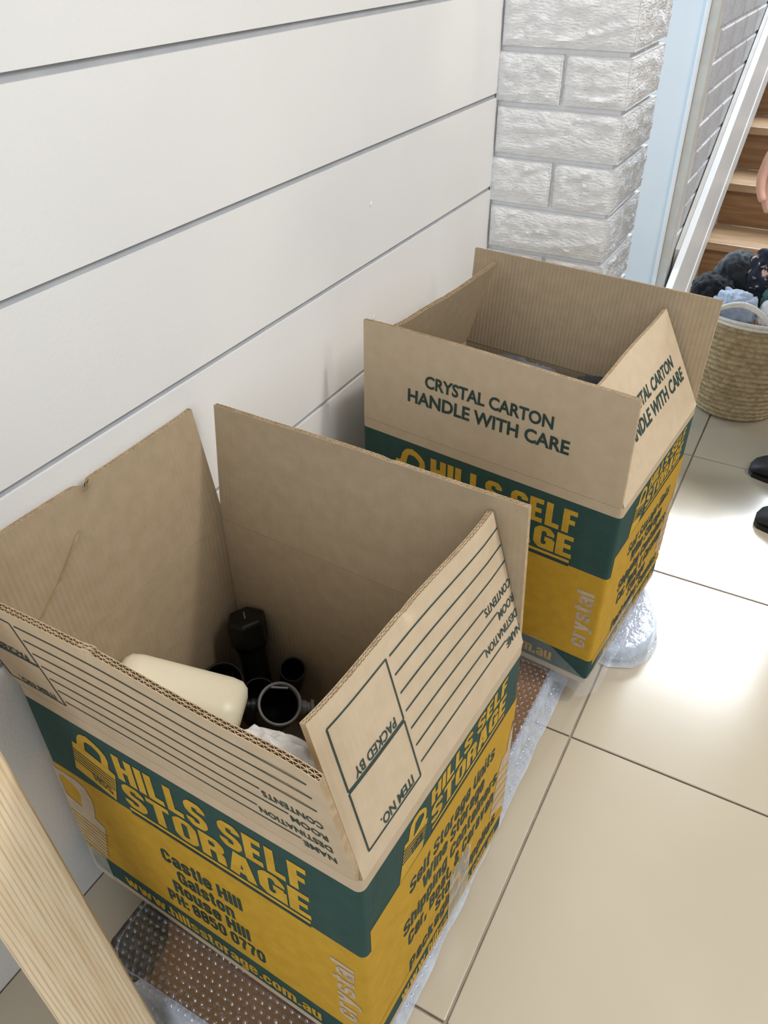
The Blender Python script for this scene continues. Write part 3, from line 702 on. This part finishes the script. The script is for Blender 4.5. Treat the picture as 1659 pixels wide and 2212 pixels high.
# tape and film on the cartons
def film_patch(F, u0, u1, v0, v1, off, parent, name, m, n=14, wob=.0006, seed=1, skew=0, ragged=.02):
    mb = MB()
    def P(i, j):
        u, v = u0+(u1-u0)*i/n, v0+(v1-v0)*j/n
        if j == n: v += ragged*noise.noise(Vector((i*.7, seed, 0)))
        v += skew*(i/n)
        w = noise.noise(Vector((u*14, v*11, seed*3.3)))*wob
        return F.at(u, v, off+abs(w))
    mb.grid(P, n, n); o = mb.build(name, m, smooth=True); o.parent = parent; return o
film_patch(fc1['pF'], .012, .090, .008, .17, .0012, body1, 'tape_patch', TAPE, wob=.0002)
film_patch(fc1['pR'], .525, .685, .004, .315, .0012, body1, 'tape_patch', TAPE, wob=.0003, seed=4, ragged=.05)
def F_wrap(): # clear film round the lower right corner of the far carton
    mb = MB(); fF, fR = fc2['pF'], fc2['pR']; n = 34; h = 10
    def P(i, j):
        s = i/n; v = j/h
        if s < .6:
            u = .66 + (1.0-.66)*s/.6; top = .10 + .07*math.sin(s*7); q = fF.at(u, v*top, .002); nn = fF.n
        else:
            u = (s-.6)/.4*.55; top = .09 + .10*math.sin((s-.6)*5); q = fR.at(u, v*top, .002); nn = fR.n
        corner = math.exp(-((s-.6)/.06)**2)
        flare = (1-v)**2*(.004+.010*(1 if s > .55 else .2))
        w = noise.noise(Vector((s*30, v*4, 2)))*.0022
        q = q + nn*(abs(w)+flare) + (fF.n+fR.n)*corner*.001
        q.z = max(q.z - (1-v)**3*.012, .030 if .35 < s < .72 else .0462)
        return q
    mb.grid(P, n, h); o = mb.build('clear_film', CLEAR, smooth=True); o.parent = body2
F_wrap()

# ------------------------------------------------------------------ bubble wrapped boards lying on the floor under the cartons
def round_rect(x0, x1, y0, y1, r, n=6):
    out = []
    for (cx, cy, a0) in ((x1-r, y1-r, 0), (x0+r, y1-r, 90), (x0+r, y0+r, 180), (x1-r, y0+r, 270)):
        for k in range(n+1):
            a = math.radians(a0+90*k/n); out.append((cx+r*math.cos(a), cy+r*math.sin(a)))
    return out
def inside(p, poly):
    c = False; n = len(poly)
    for i in range(n):
        (x1, y1), (x2, y2) = poly[i], poly[i-1]
        if (y1 > p[1]) != (y2 > p[1]) and p[0] < (x2-x1)*(p[1]-y1)/(y2-y1)+x1: c = not c
    return c
def prism(outline, z0, z1):
    mb = MB(); n = len(outline)
    mb.v += [(x, y, z0) for x, y in outline] + [(x, y, z1) for x, y in outline]
    mb.face(list(range(n))[::-1]); mb.face(list(range(n, 2*n)))
    for i in range(n): mb.face((i, (i+1) % n, n+(i+1) % n, n+i))
    return mb
def parcel(label, outline, z0, z1, core_mat, grow, root_loc, bub=.0095, rot=0, seed=1, sag=.012):
    root = thing('wrapped_parcel', label, 'parcel', root_loc)
    core = place(prism(outline, z0, z1).build('board', core_mat, bevel=.003), root)
    # film skin: top, rounded over the edge, down to the floor
    cx = sum(p[0] for p in outline)/len(outline); cy = sum(p[1] for p in outline)/len(outline)
    dense = []
    for i, p in enumerate(outline):
        q = outline[(i+1) % len(outline)]; L = math.hypot(q[0]-p[0], q[1]-p[1]); m = max(1, int(L/.012))
        for k in range(m): dense.append((p[0]+(q[0]-p[0])*k/m, p[1]+(q[1]-p[1])*k/m))
    n = len(dense); nrm = []
    for i in range(n):
        a, b = dense[i-3], dense[(i+3) % n]; d = Vector((b[0]-a[0], b[1]-a[1])).normalized(); v = Vector((d.y, -d.x))
        if v.dot(Vector((dense[i][0]-cx, dense[i][1]-cy))) < 0: v = -v
        nrm.append(v)
    prof = [(-.004, z1+.0012), (.004, z1-.001), (.008, (z0+z1)/2), (grow*.6, z0+.006), (grow, .0022)]
    mb = MB()
    def P(i, j):
        i %= n; o, z = prof[j]; w = noise.noise(Vector((dense[i][0]*22, dense[i][1]*22, j+seed*7)))
        o += w*.0035*(j/len(prof))
        return (dense[i][0]+nrm[i].x*o, dense[i][1]+nrm[i].y*o, max(.0015, z + w*.004*(1 if j else 0)))
    mb.grid(P, n, len(prof)-1, close_u=True)
    place(mb.build('film_edge', SKIRT, smooth=True), root)
    top = MB(); top.v += [(x, y, z1+.0013) for x, y in dense]; top.face(list(range(n)))
    # bubbles as low domes, packed in rows
    xs_ = [p[0] for p in outline]; ys_ = [p[1] for p in outline]; r = bub*.43; row = 0; y = min(ys_)
    def dome(c, nx, r, hgt):
        i = len(top.v); nx = Vector(nx).normalized(); a = nx.orthogonal().normalized(); b = nx.cross(a); c = Vector(c)
        for k in range(6): th = k*math.pi/3; top.v.append(tuple(c + (a*math.cos(th)+b*math.sin(th))*r))
        for k in range(6): th = k*math.pi/3; top.v.append(tuple(c + (a*math.cos(th)+b*math.sin(th))*r*.62 + nx*hgt*.8))
        top.v.append(tuple(c + nx*hgt))
        for k in range(6):
            k2 = (k+1) % 6; top.face((i+k, i+k2, i+6+k2, i+6+k)); top.face((i+6+k, i+6+k2, i+12))
    while y < max(ys_):
        x = min(xs_) + (bub/2 if row % 2 else 0)
        while x < max(xs_):
            if inside((x, y), outline): dome((x, y, z1+.0012), (0, 0, 1), r, .0030*random.uniform(.7, 1.1))
            x += bub
        y += bub*.87; row += 1
    for i in range(0, n):
        for (o, z, t) in ((.010, z1*.55, .5), (grow*.75, .012, .8)):
            if random.random() < .75:
                c = (dense[i][0]+nrm[i].x*o, dense[i][1]+nrm[i].y*o, z); dome(c, (nrm[i].x, nrm[i].y, t), r*.9, .003)
    bo = place(top.build('bubble_wrap', BUBBLE, smooth=True), root); bo['kind'] = 'stuff'
    return root
out1 = round_rect(.094, .404, .212, .930, .035)
p1 = parcel('flat brown board in bubble wrap lying under both cartons', out1, .008, .0385, BROWN, .021, (.25, .55, 0), seed=1)
cp = MB(); cp = prism([(.0900,.285),(.0900,.232),(.099,.213),(.120,.203),(.140,.203),(.158,.222),(.150,.262),(.128,.288)], .0075, .0392)
place(cp.build('felt_corner', FELT, bevel=.002), p1)
out2 = [(.300,1.170),(.300,.985),(.470,.962),(.500,.975),(.516,1.000),(.521,1.030),(.515,1.060),(.486,1.115),(.455,1.150)]
out2 = out2[::-1]
parcel('blue grey bubble wrapped parcel poking out beside the far carton', out2, .006, .0385, PALEG, .012, (.4, 1.06, 0), seed=3)

# ------------------------------------------------------------------ pine board leaning on the wall
P0, P1 = Vector((.2103, .1499, .0)), Vector((.0364, .1744, .85))
ax = (P1-P0).normalized(); wv_ = Vector((.2961, .9546, .033)); wv_ = (wv_ - ax*wv_.dot(ax)).normalized(); nv = wv_.cross(ax).normalized()
if nv.dot(Vector((.588, 0, .985))-P0) < 0: nv = -nv
PINE = mat('pine', (.70, .55, .36), .5, (.80, .67, .48), nscale=9, nlo=.35, nhi=.65, stretch=(9, 4, .35), spec=.4, detail=5, speck=((.40, .27, .15), 26, .80))
def pine_lines(m):
    nt = m.node_tree; tc = [n for n in nt.nodes if n.type == 'TEX_COORD'][0]; b = nt.nodes['Principled BSDF']
    mp = nt.nodes.new('ShaderNodeMapping'); mp.inputs['Scale'].default_value = (1, 1, .018); nt.links.new(tc.outputs['Object'], mp.inputs[0])
    w = nt.nodes.new('ShaderNodeTexWave'); w.wave_type = 'BANDS'; w.bands_direction = 'X'; w.inputs['Scale'].default_value = 75; w.inputs['Distortion'].default_value = 3.5; w.inputs['Detail'].default_value = 3; w.inputs['Detail Scale'].default_value = 12
    nt.links.new(mp.outputs[0], w.inputs['Vector'])
    r = nt.nodes.new('ShaderNodeValToRGB'); r.color_ramp.elements[0].position = .0; r.color_ramp.elements[0].color = (.80, .71, .60, 1); r.color_ramp.elements[1].position = .40; r.color_ramp.elements[1].color = (1, 1, 1, 1)
    nt.links.new(w.outputs['Fac'], r.inputs[0])
    src = b.inputs['Base Color'].links[0].from_socket
    mx = nt.nodes.new('ShaderNodeMix'); mx.data_type = 'RGBA'; mx.blend_type = 'MULTIPLY'; mx.inputs[0].default_value = 1
    nt.links.new(src, mx.inputs[6]); nt.links.new(r.outputs[0], mx.inputs[7]); nt.links.new(mx.outputs[2], b.inputs['Base Color'])
pine_lines(PINE)
mb = MB(); Lp = (P1-P0).length; mb.box(-.035, .035, -.034, 0, .0, Lp)
pb = mb.build('pine_board', PINE, bevel=.005)
M3 = Matrix((wv_, nv, ax)).transposed().to_4x4()
if M3.to_3x3().determinant() < 0: M3 = Matrix((-wv_, nv, ax)).transposed().to_4x4()
lift = 0.022
pb.matrix_world = Matrix.Translation(P0 + ax*lift*1.0) @ M3
zmin = min((pb.matrix_world @ Vector(v)).z for v in mb.v); pb.matrix_world = Matrix.Translation((0, 0, -zmin+.0005)) @ pb.matrix_world
tag(pb, 'pale pine board leaning against the wall at the lower left corner', 'board')

# ------------------------------------------------------------------ contents of the near carton
def axes_matrix(loc, axis, roll=0, xdir=None):
    z = Vector(axis).normalized(); x = z.orthogonal().normalized()
    if xdir: x = Vector(xdir); x = (x - z*x.dot(z)).normalized()
    y = z.cross(x)
    return Matrix.Translation(loc) @ Matrix((x, y, z)).transposed().to_4x4() @ Matrix.Rotation(roll, 4, 'Z')
def lump(name, center, radii, seed, m, amp=.25, freq=2.2, fold=0, subdiv=5, rot=0, parent=None, zmin=None, fine=.05, squash=None):
    bm = bmesh.new(); bmesh.ops.create_icosphere(bm, subdivisions=subdiv, radius=1)
    off = Vector((seed*5.3, seed*2.1, seed*7.7)); R = Matrix.Rotation(rot, 3, 'Z')
    for v in bm.verts:
        d = v.co.normalized(); k = 1 + amp*noise.fractal(d*freq+off, 1, 2, 3)
        if fold: k += fold*(abs(math.sin(d.x*7+noise.noise(d*2+off)*4+d.z*4+seed)) - .5) + fold*.6*noise.noise(Vector((d.x*9, d.y*3, d.z*3))+off)
        k += fine*noise.noise(d*9+off)
        if squash: d = Vector([math.copysign(abs(q)**squash, q) for q in d])
        p = R @ Vector((d.x*radii[0]*k, d.y*radii[1]*k, d.z*radii[2]*k)) + Vector(center)
        if zmin is not None and p.z < zmin: p.z = zmin + (zmin-p.z)*.02
        v.co = p
    me = bpy.data.meshes.new(name); bm.to_mesh(me); bm.free(); me.materials.append(m)
    me.polygons.foreach_set('use_smooth', [True]*len(me.polygons))
    o = bpy.data.objects.new(name, me); COL.objects.link(o)
    if parent: place(o, parent)
    return o
# cream rounded bar
mb = MB()
A_, B_ = Vector((.0330, .374, .3040)), Vector((.162, .430, .2630)); axb = (B_-A_).normalized()
side = axb.cross(Vector((0, 0, 1))).normalized(); upb = side.cross(axb).normalized()
nseg = 40; L_ = (B_-A_).length
prof = [(0, .55), (.003, .80), (.010, .95), (.022, 1)] + [(L_*k/6, 1) for k in range(1, 6)] + [(L_-.022, 1), (L_-.010, .95), (L_-.003, .80), (L_, .55)]
def Pb(i, j):
    s, k = prof[j]; th = 2*math.pi*i/nseg; c, s_ = math.cos(th), math.sin(th); e = .72
    return A_ + axb*s + side*(.036*k*math.copysign(abs(c)**e, c)) + upb*(.036*k*math.copysign(abs(s_)**e, s_))
base_i = mb.grid(Pb, nseg, len(prof)-1, close_u=True)
mb.face([base_i+i for i in range(nseg)][::-1]); mb.face([base_i+(len(prof)-1)*nseg+i for i in range(nseg)])
tag(mb.build('cream_case', CREAM, auto=50), 'cream plastic rounded case across the near carton', 'case')
# white bag
bag = lump('plastic_bag', (.252, .362, .206), (.116, .060, .116), 3, BAG, .10, 1.6, .09, 6, .12, fine=.06, squash=.8)
tag(bag, 'crumpled white plastic bag in the near carton', 'bag')
# spotlights
def spotlight(label, loc, axis, r, length, rim_mat, knobs=True, roll=0, group='black spotlights in the near carton'):
    """loc = centre of the open mouth, axis = pointing out of the mouth"""
    root = thing('spotlight', label, 'spotlight', (0, 0, 0), group)
    M = axes_matrix(loc, axis, roll, (.877, .48, 0))
    mb = MB(); mb.lathe([(.0001, -length), (r*.70, -length), (r*.82, -length*.93), (r*.84, -length*.55), (r*.95, -length*.48), (r*.97, -.003)], 36, M=M); mb.build('barrel', BLACKP, root, auto=40)
    mb = MB(); mb.lathe([(r*.97, -.003), (r*1.03, -.001), (r*1.03, .0015), (r*.97, .003), (r*.90, .0015), (r*.88, -.004)], 40, M=M); mb.build('rim', rim_mat, root, smooth=True)
    mb = MB(); mb.lathe([(r*.88, -.004), (r*.80, -length*.35), (r*.35, -length*.55), (.0001, -length*.56)], 32, M=M); mb.build('reflector', DARKIN, root, smooth=True)
    if knobs:
        for s in (-1, 1):
            mb = MB(); Mk = M @ Matrix.Translation((s*r*.97, 0, -length*.16)) @ Matrix.Rotation(s*math.pi/2, 4, 'Y')
            mb.lathe([(.0001, 0), (r*.34, 0), (r*.34, r*.32), (r*.26, r*.34), (r*.26, r*.50), (r*.40, r*.52), (r*.40, r*.66), (.0001, r*.66)], 18, M=Mk); mb.build('knob', RIMG if s > 0 else BLACKP, root, auto=40)
        mb = MB()
        arc = [M @ Vector((r*1.45*math.cos(a), r*.1, -length*.16 - r*2.1*math.sin(a))) for a in [math.pi*k/14 for k in range(15)]]
        mb.tube(arc, r*.10, 6); mb.build('yoke', BLACKP, root, smooth=True)
        mb = MB(); mb.box(-r*.45, r*.35, r*.72, r*.80, -.004, .0012); 
        for k in range(len(mb.v)): mb.v[k] = tuple(M @ Vector(mb.v[k]))
        mb.build('clip', RIMG, root)
    return root
spotlight('black spotlight with grey rim and side knobs, nearest of those in the near carton', (.176, .480, .240), (.42, -.28, .86), .0255, .085, RIMG)
spotlight('black spotlight tilted against the cream case in the near carton', (.072, .497, .205), (.25, -.25, .92), .0265, .075, BLACKP, False)
spotlight('black spotlight with its dark mouth up behind the grey rimmed one', (.118, .512, .193), (.30, -.10, .95), .0215, .070, BLACKP, False)
spotlight('small black spotlight standing by the back panel of the near carton', (.140, .556, .206), (.30, -.25, .92), .0165, .080, BLACKP, False)
# tall black torch in the corner
rt = thing('torch', 'tall black torch leaning in the back corner of the near carton', 'torch', (0, 0, 0))
Mt = axes_matrix((.0655, .563, .262), (-.16, .10, .98))
mb = MB(); mb.lathe([(.0001, -.185), (.017, -.185), (.018, -.06), (.020, -.05), (.021, -.045)], 24, M=Mt); mb.build('grip', BLACKP, rt, auto=40)
mb = MB(); mb.lathe([(.021, -.045), (.0265, -.036), (.0265, -.004), (.0235, 0), (.0001, .001)], 6, M=Mt @ Matrix.Rotation(.3, 4, 'Z')); mb.build('head', BLACKP, rt, bevel=.003)
mb = MB(); mb.box(-.001, .001, -.008, .008, .001, .0018); mb.v = [tuple(Mt @ Vector(v)) for v in mb.v]; mb.build('switch_slit', RIMG, rt)

# ------------------------------------------------------------------ contents of the far carton
DKCLOTH = mat('charcoal_cloth', (.020, .022, .026), .8, (.11, .12, .135), nscale=7, nlo=.45, nhi=.62, spec=.25, sheen=.2, bump=.3, bscale=120)
GREYCLOTH = mat('grey_cloth', (.045, .048, .056), .85, (.10, .107, .122), nscale=9, nlo=.4, nhi=.6, spec=.2, sheen=.2, bump=.3, bscale=120)
BLKCLOTH = mat('black_cloth', (.010, .011, .014), .85, (.022, .024, .028), nscale=12, spec=.2, sheen=.1, bump=.3, bscale=140)
tag(lump('folded_garment', (.190, 1.098, .330), (.100, .086, .080), 5, GREYCLOTH, .06, 1.7, .07, 5, squash=.62), 'grey garment bundled in the far carton', 'garment')
tag(lump('dark_garment', (.334, 1.092, .330), (.043, .084, .080), 8, BLKCLOTH, .04, 1.6, .03, 5, squash=.62), 'black garment beside the grey one in the far carton', 'garment')
tag(lump('crumpled_film', (.414, 1.078, .330), (.030, .088, .080), 11, CLEAR, .10, 2.5, .10, 5, squash=.62), 'crumpled clear plastic film in the far carton', 'plastic film')

# ------------------------------------------------------------------ laundry basket
BC = Vector((.500, 1.965, 0))
bk = thing('laundry_basket', 'woven seagrass laundry basket heaped with clothes near the stairs', 'basket', BC)
rows = 19; Hh = .250
def br(z):
    t = z/Hh; return .094 + .052*t**.75 + .008*math.sin(math.pi*t)
prof = []
for k in range(rows):
    for s in range(5):
        z = Hh*(k+s/5)/rows; prof.append((br(z) + .0060*math.sin(math.pi*s/5)**.8 - .002, z+.001))
prof.append((br(Hh), Hh)); prof += [(br(Hh)-.010, Hh), (br(Hh*.5)-.012, Hh*.5), (.085, .012), (.0001, .010)]
nb = 150; mb = MB()
rings = mb.lathe(prof, nb)
for k in range(rows*5):
    row = k//5
    for i in range(nb):
        x, y, z = mb.v[rings[k]+i]; a = i + (row % 2)*1.5
        d = .0016*math.sin(a*math.pi/1.5) * math.sin(math.pi*(k % 5)/5)
        r = math.hypot(x, y); f = (r+d)/r; mb.v[rings[k]+i] = (x*f, y*f, z)
mb.build('woven_body', BASKET, bk, smooth=True)
mb = MB(); mb.lathe([(.0001, .0005), (br(0)-.003, .0005), (br(0)-.003, .004), (.0001, .004)], 40); mb.build('base', BASKET, bk)
for dz, rr_ in ((.004, .0045), (.012, .0042)):
    mb = MB(); mb.tube([(br(Hh)*math.cos(a)*1.006, br(Hh)*math.sin(a)*1.006, Hh+dz) for a in [2*math.pi*k/60 for k in range(61)]], rr_, 8, cap=False); mb.build('rim_cord', ROPE, bk, smooth=True)
for a0 in (-1.75, 1.4):
    for off in (0, .010):
        mb = MB(); pts = []
        for k in range(25):
            t = k/24; a = a0 + (t-.5)*.95; hgt = math.sin(math.pi*t)**.7*.042
            r = br(Hh)*1.02 + .004 - math.sin(math.pi*t)*.018; pts.append((r*math.cos(a), r*math.sin(a), Hh+.010+hgt*(1-off*12)))
        mb.tube(pts, .0045, 8); mb.build('handle_cord', ROPE, bk, smooth=True)
def striped(name, c1, c2, c3, scale):
    m = mat(name, c1, .85, c2, nscale=scale, nlo=.42, nhi=.5, spec=.2, sheen=.2, bump=.3, bscale=150)
    return m
FLORAL = mat('floral_cloth', (.012, .014, .024), .8, (.03, .034, .05), nscale=10, spec=.2, speck=((.62, .42, .34), 55, .60))
TOWEL = mat('pale_blue_towel', (.40, .48, .62), .95, (.52, .60, .72), nscale=14, bump=.6, bscale=200, spec=.1, sheen=.4)
PINKG = mat('pink_white_cloth', (.72, .70, .70), .85, (.70, .42, .40), nscale=6, nlo=.5, nhi=.55, spec=.2)
GREENC = mat('green_cloth', (.05, .11, .095), .85, (.07, .14, .12), nscale=9, spec=.2)
BCZ = lambda x, y, z: Vector((x, y, z))
tag(lump('black_garment', BCZ(.395, 1.930, .283), (.050, .058, .040), 21, BLKCLOTH, .12, 1.6, .10, 5, fine=.015), 'black garment hanging over the left rim of the basket', 'garment')
tag(lump('charcoal_garment', BCZ(.432, 1.995, .300), (.055, .060, .060), 22, DKCLOTH, .10, 1.5, .08, 5, fine=.015), 'charcoal garment with pale patches on top of the laundry basket', 'garment')
tag(lump('floral_garment', BCZ(.515, 1.985, .315), (.068, .065, .068), 23, FLORAL, .12, 1.6, .10, 5, fine=.015), 'dark floral garment on top of the laundry basket', 'garment')
tag(lump('blue_towel', BCZ(.452, 1.880, .268), (.048, .036, .042), 24, TOWEL, .12, 1.8, .13, 5, fine=.02, squash=.8), 'pale blue towel at the front of the laundry basket', 'towel')
tag(lump('pink_white_garment', BCZ(.530, 1.880, .262), (.030, .036, .044), 25, PINKG, .10, 1.6, .10, 5, fine=.015), 'white and pink garment at the front of the laundry basket', 'garment')
tag(lump('green_garment', BCZ(.540, 1.915, .292), (.040, .034, .040), 26, GREENC, .10, 1.6, .10, 5, fine=.015), 'green garment between the floral and the pink ones', 'garment')

# ------------------------------------------------------------------ person at the right edge, facing the boxes
SKIN = mat('skin', (.55, .31, .235), .5, (.60, .35, .27), nscale=12, spec=.4, bump=.15, bscale=160)
TOP = mat('grey_top', (.09, .095, .11), .85, (.12, .125, .14), nscale=8, spec=.2)
TROU = mat('black_trousers', (.012, .013, .016), .85, (.02, .021, .025), nscale=10, spec=.2)
HAIR = mat('dark_hair', (.03, .02, .015), .5, (.05, .035, .025), nscale=30, stretch=(6, 6, 1))
SHOE = mat('black_shoe', (.008, .008, .010), .5, (.016, .017, .02), nscale=18, spec=.45, bump=.3, bscale=160)
per = thing('person', 'person in dark clothes standing at the right edge, one hand hanging down', 'person', (.83, 1.58, 0))
def skin_mesh(name, verts, edges, radii, m, parent, sub=2, root=0):
    me = bpy.data.meshes.new(name); me.from_pydata([tuple(v) for v in verts], edges, []); me.update()
    o = bpy.data.objects.new(name, me); COL.objects.link(o)
    sk = o.modifiers.new('skin', 'SKIN'); sk.use_smooth_shade = True
    for k, r in enumerate(radii):
        d = me.skin_vertices[0].data[k]; d.radius = (r, r) if not isinstance(r, tuple) else r; d.use_root = (k == root)
    s = o.modifiers.new('sub', 'SUBSURF'); s.levels = sub; s.render_levels = sub
    me.materials.append(m); place(o, parent); return o
fy = lambda s: 1.578 + s*.095      # s=+1: right foot (far), -1: left foot (near)
# trousers (one surface, both legs)
V = [(.84, 1.578, .97), (.84, 1.578, .88), (.84, 1.578, .80)]; E_ = [(0, 1), (1, 2)]; Rr = [(.135, .165), (.135, .175), (.115, .165)]
for s in (-1, 1):
    b0 = len(V); V += [(.83, fy(s)-s*.005, .72), (.805, fy(s), .46), (.815, fy(s), .26), (.828, fy(s), .10), (.828, fy(s), .055)]; E_ += [(2, b0), (b0, b0+1), (b0+1, b0+2), (b0+2, b0+3), (b0+3, b0+4)]; Rr += [.095, .074, .068, .066, .066]
skin_mesh('trousers', V, E_, Rr, TROU, per)
# torso + sleeves, the hem over the waistband
V = [(.838, 1.578, .84), (.832, 1.578, .93), (.812, 1.578, 1.07), (.785, 1.578, 1.22), (.765, 1.578, 1.315), (.758, 1.578, 1.375)]; E_ = [(k, k+1) for k in range(5)]; Rr = [(.150, .185), (.150, .185), (.138, .178), (.140, .190), (.105, .150), (.062, .068)]
for s in (-1, 1):
    b0 = len(V); sy = 1.578 + s*.170
    V += [(.760, sy, 1.310), (.742 if s < 0 else .785, sy+s*.050, 1.17), (.706 if s < 0 else .798, sy+s*.064, 1.02), (.672 if s < 0 else .796, sy+s*.062, .965)]
    E_ += [(4, b0), (b0, b0+1), (b0+1, b0+2), (b0+2, b0+3)]; Rr += [.074, .060, .054, .052]
skin_mesh('top', V, E_, Rr, TOP, per)
# left arm: elbow -> wrist, hand; fingers separate
def forearm_hand(name, elbow, wrist, palm_dir, back_n, curl, parent):
    wr = Vector(wrist); pd = Vector(palm_dir).normalized(); bn = Vector(back_n); bn = (bn - pd*bn.dot(pd)).normalized(); sd = pd.cross(bn).normalized()
    V = [Vector(elbow), Vector(elbow).lerp(wr, .35), Vector(elbow).lerp(wr, .8), wr, wr+pd*.035, wr+pd*.075]; E_ = [(k, k+1) for k in range(5)]; Rr = [.040, .041, .030, (.027, .021), (.036, .018), (.036, .015)]
    def chain(start_i, base, d0, lens, rad, cv):
        nonlocal V, E_, Rr
        p = base; d = d0.normalized(); b0 = len(V); V.append(p); E_.append((start_i, b0)); Rr.append(rad)
        for k, l in enumerate(lens):
            p = p + d*l; V.append(p); E_.append((len(V)-2, len(V)-1)); Rr.append(rad*(.95-.09*k))
            d = (d*math.cos(cv) - bn*math.sin(cv)).normalized()
    for k, (o, ls) in enumerate(((.030, (.040, .024, .018)), (.010, (.045, .028, .019)), (-.010, (.042, .026, .018)), (-.029, (.033, .020, .016)))):
        chain(5, wr+pd*.082+sd*o, pd+sd*o*2.0-bn*.12, ls, .0088 if k < 3 else .0078, curl)
    chain(4, wr+pd*.032+sd*.036, pd*.75+sd*.55-bn*.35, (.034, .028, .022), .0098, curl*.5)
    return skin_mesh(name, V, E_, Rr, SKIN, parent, 2, 3)
forearm_hand('left_arm', (.700, 1.345, 1.03), (.518, 1.350, .790), (-.22, .02, -.97), (-.85, .45, .2), .42, per)
forearm_hand('right_arm', (.797, 1.812, 1.03), (.775, 1.83, .78), (-.06, .0, -1), (0, 1, 0), .35, per)
# head with face
Hc = Vector((.715, 1.578, 1.525))
bm = bmesh.new(); bmesh.ops.create_icosphere(bm, subdivisions=4, radius=1)
for v in bm.verts:
    d = v.co.copy(); x, y, z = d.x*.098, d.y*.076, d.z*.118
    if z < -.03: x *= 1-.25*min(1, (-z-.03)/.09); y *= 1-.38*min(1, (-z-.03)/.09)
    f = max(0, -d.x)
    x -= .020*math.exp(-((y/.011)**2+((z+.020)/.022)**2))*f          # nose
    x += .007*(math.exp(-(((abs(y)-.031)/.013)**2+((z-.008)/.010)**2)))*f # eye sockets
    x -= .004*math.exp(-((y/.022)**2+((z+.058)/.007)**2))*f            # lips
    x -= .006*math.exp(-((y/.02)**2+((z+.098)/.014)**2))*f             # chin
    v.co = Hc + Vector((x, y, z))
me = bpy.data.meshes.new('head'); bm.to_mesh(me); bm.free(); me.materials.append(SKIN); me.polygons.foreach_set('use_smooth', [True]*len(me.polygons))
hd = bpy.data.objects.new('head', me); COL.objects.link(hd); place(hd, per)
mb = MB(); mb.tube([(.760, 1.578, 1.34), (.752, 1.578, 1.40), (.735, 1.578, 1.46)], [.058, .050, .050], 16); place(mb.build('neck', SKIN, smooth=True), per)
EYE = mat('eye', (.85, .84, .82), .2, (.8, .8, .8), nscale=3); IRIS = mat('iris', (.06, .035, .02), .2, (.07, .04, .02), nscale=3)
for s in (-1, 1):
    e = MB(); e.lathe([(.012*math.sin(math.pi*k/8)+1e-5, -.012*math.cos(math.pi*k/8)) for k in range(9)], 16, M=Matrix.Translation(Hc+Vector((-.078, s*.031, .008)))); place(e.build('eye', EYE, smooth=True), per)
    e = MB(); e.lathe([(1e-5, .0012), (.005, .0008), (.0055, 0)], 14, M=axes_matrix(Hc+Vector((-.0900, s*.031, .008)), (-1, 0, 0))); place(e.build('iris', IRIS, smooth=True), per)
    e = MB(); e.tube([Hc+Vector((.005+.012*math.cos(a), s*(.074+.006*math.sin(a)), .0+.026*math.sin(a))) for a in [2*math.pi*k/14 for k in range(15)]], .0065, 8); place(e.build('ear', SKIN, smooth=True), per)
hr = lump('hair', Hc+Vector((.022, 0, .030)), (.096, .086, .105), 31, HAIR, .06, 2, .04, 4, parent=per)
# shoes
def shoe(toe, ang, parent):
    mb = MB(); n = 20; L = .255
    def sect(t):  # t 0 toe..1 heel ; returns half width, height
        w = .046*(math.sin(math.pi*min(1, (t*.92+.06)))**.45); w = max(w, .012)*(1-.12*t)
        h = .030 + .045*t + (.035*max(0, t-.55)/.45)
        if t < .12: h *= .55+.45*t/.12
        return w, h
    st = [0, .03, .08, .15, .25, .4, .55, .7, .85, .95, 1.0]
    def P(i, j):
        t = st[j]; w, h = sect(t)
        if j in (0, len(st)-1): w *= .45; h *= .75
        a = 2*math.pi*i/n; c, s = math.cos(a), math.sin(a)
        y = w*math.copysign(abs(c)**.7, c); z = h*.5 + h*.5*math.copysign(abs(s)**.75, s) + .003
        return Vector((L*t, y, z))
    b0 = mb.grid(P, n, len(st)-1, close_u=True); mb.face([b0+i for i in range(n)]); mb.face([b0+(len(st)-1)*n+i for i in range(n)])
    M = Matrix.Translation(toe) @ Matrix.Rotation(ang, 4, 'Z'); mb.v = [tuple(M @ Vector(v)) for v in mb.v]
    sh = place(mb.build('shoe', SHOE, smooth=True), parent)
    so = MB(); b0 = so.grid(lambda i, j: M @ Vector((L*st[i], (1 if j else -1)*(sect(st[i])[0]*(.5 if i in (0, len(st)-1) else 1)+.003), .010)), len(st)-1, 1)
    so.grid(lambda i, j: M @ Vector((L*st[i], (1 if j else -1)*(sect(st[i])[0]*(.5 if i in (0, len(st)-1) else 1)+.003), .0006)), len(st)-1, 1)
    for s_ in (0, 1):
        so.grid(lambda i, j: M @ Vector((L*st[i], (1 if s_ else -1)*(sect(st[i])[0]*(.5 if i in (0, len(st)-1) else 1)+.003), (.0006, .010)[j])), len(st)-1, 1)
    place(so.build('sole', BLACKP), parent)
shoe((.583, 1.668, 0), .02, per); shoe((.622, 1.482, 0), .0, per)
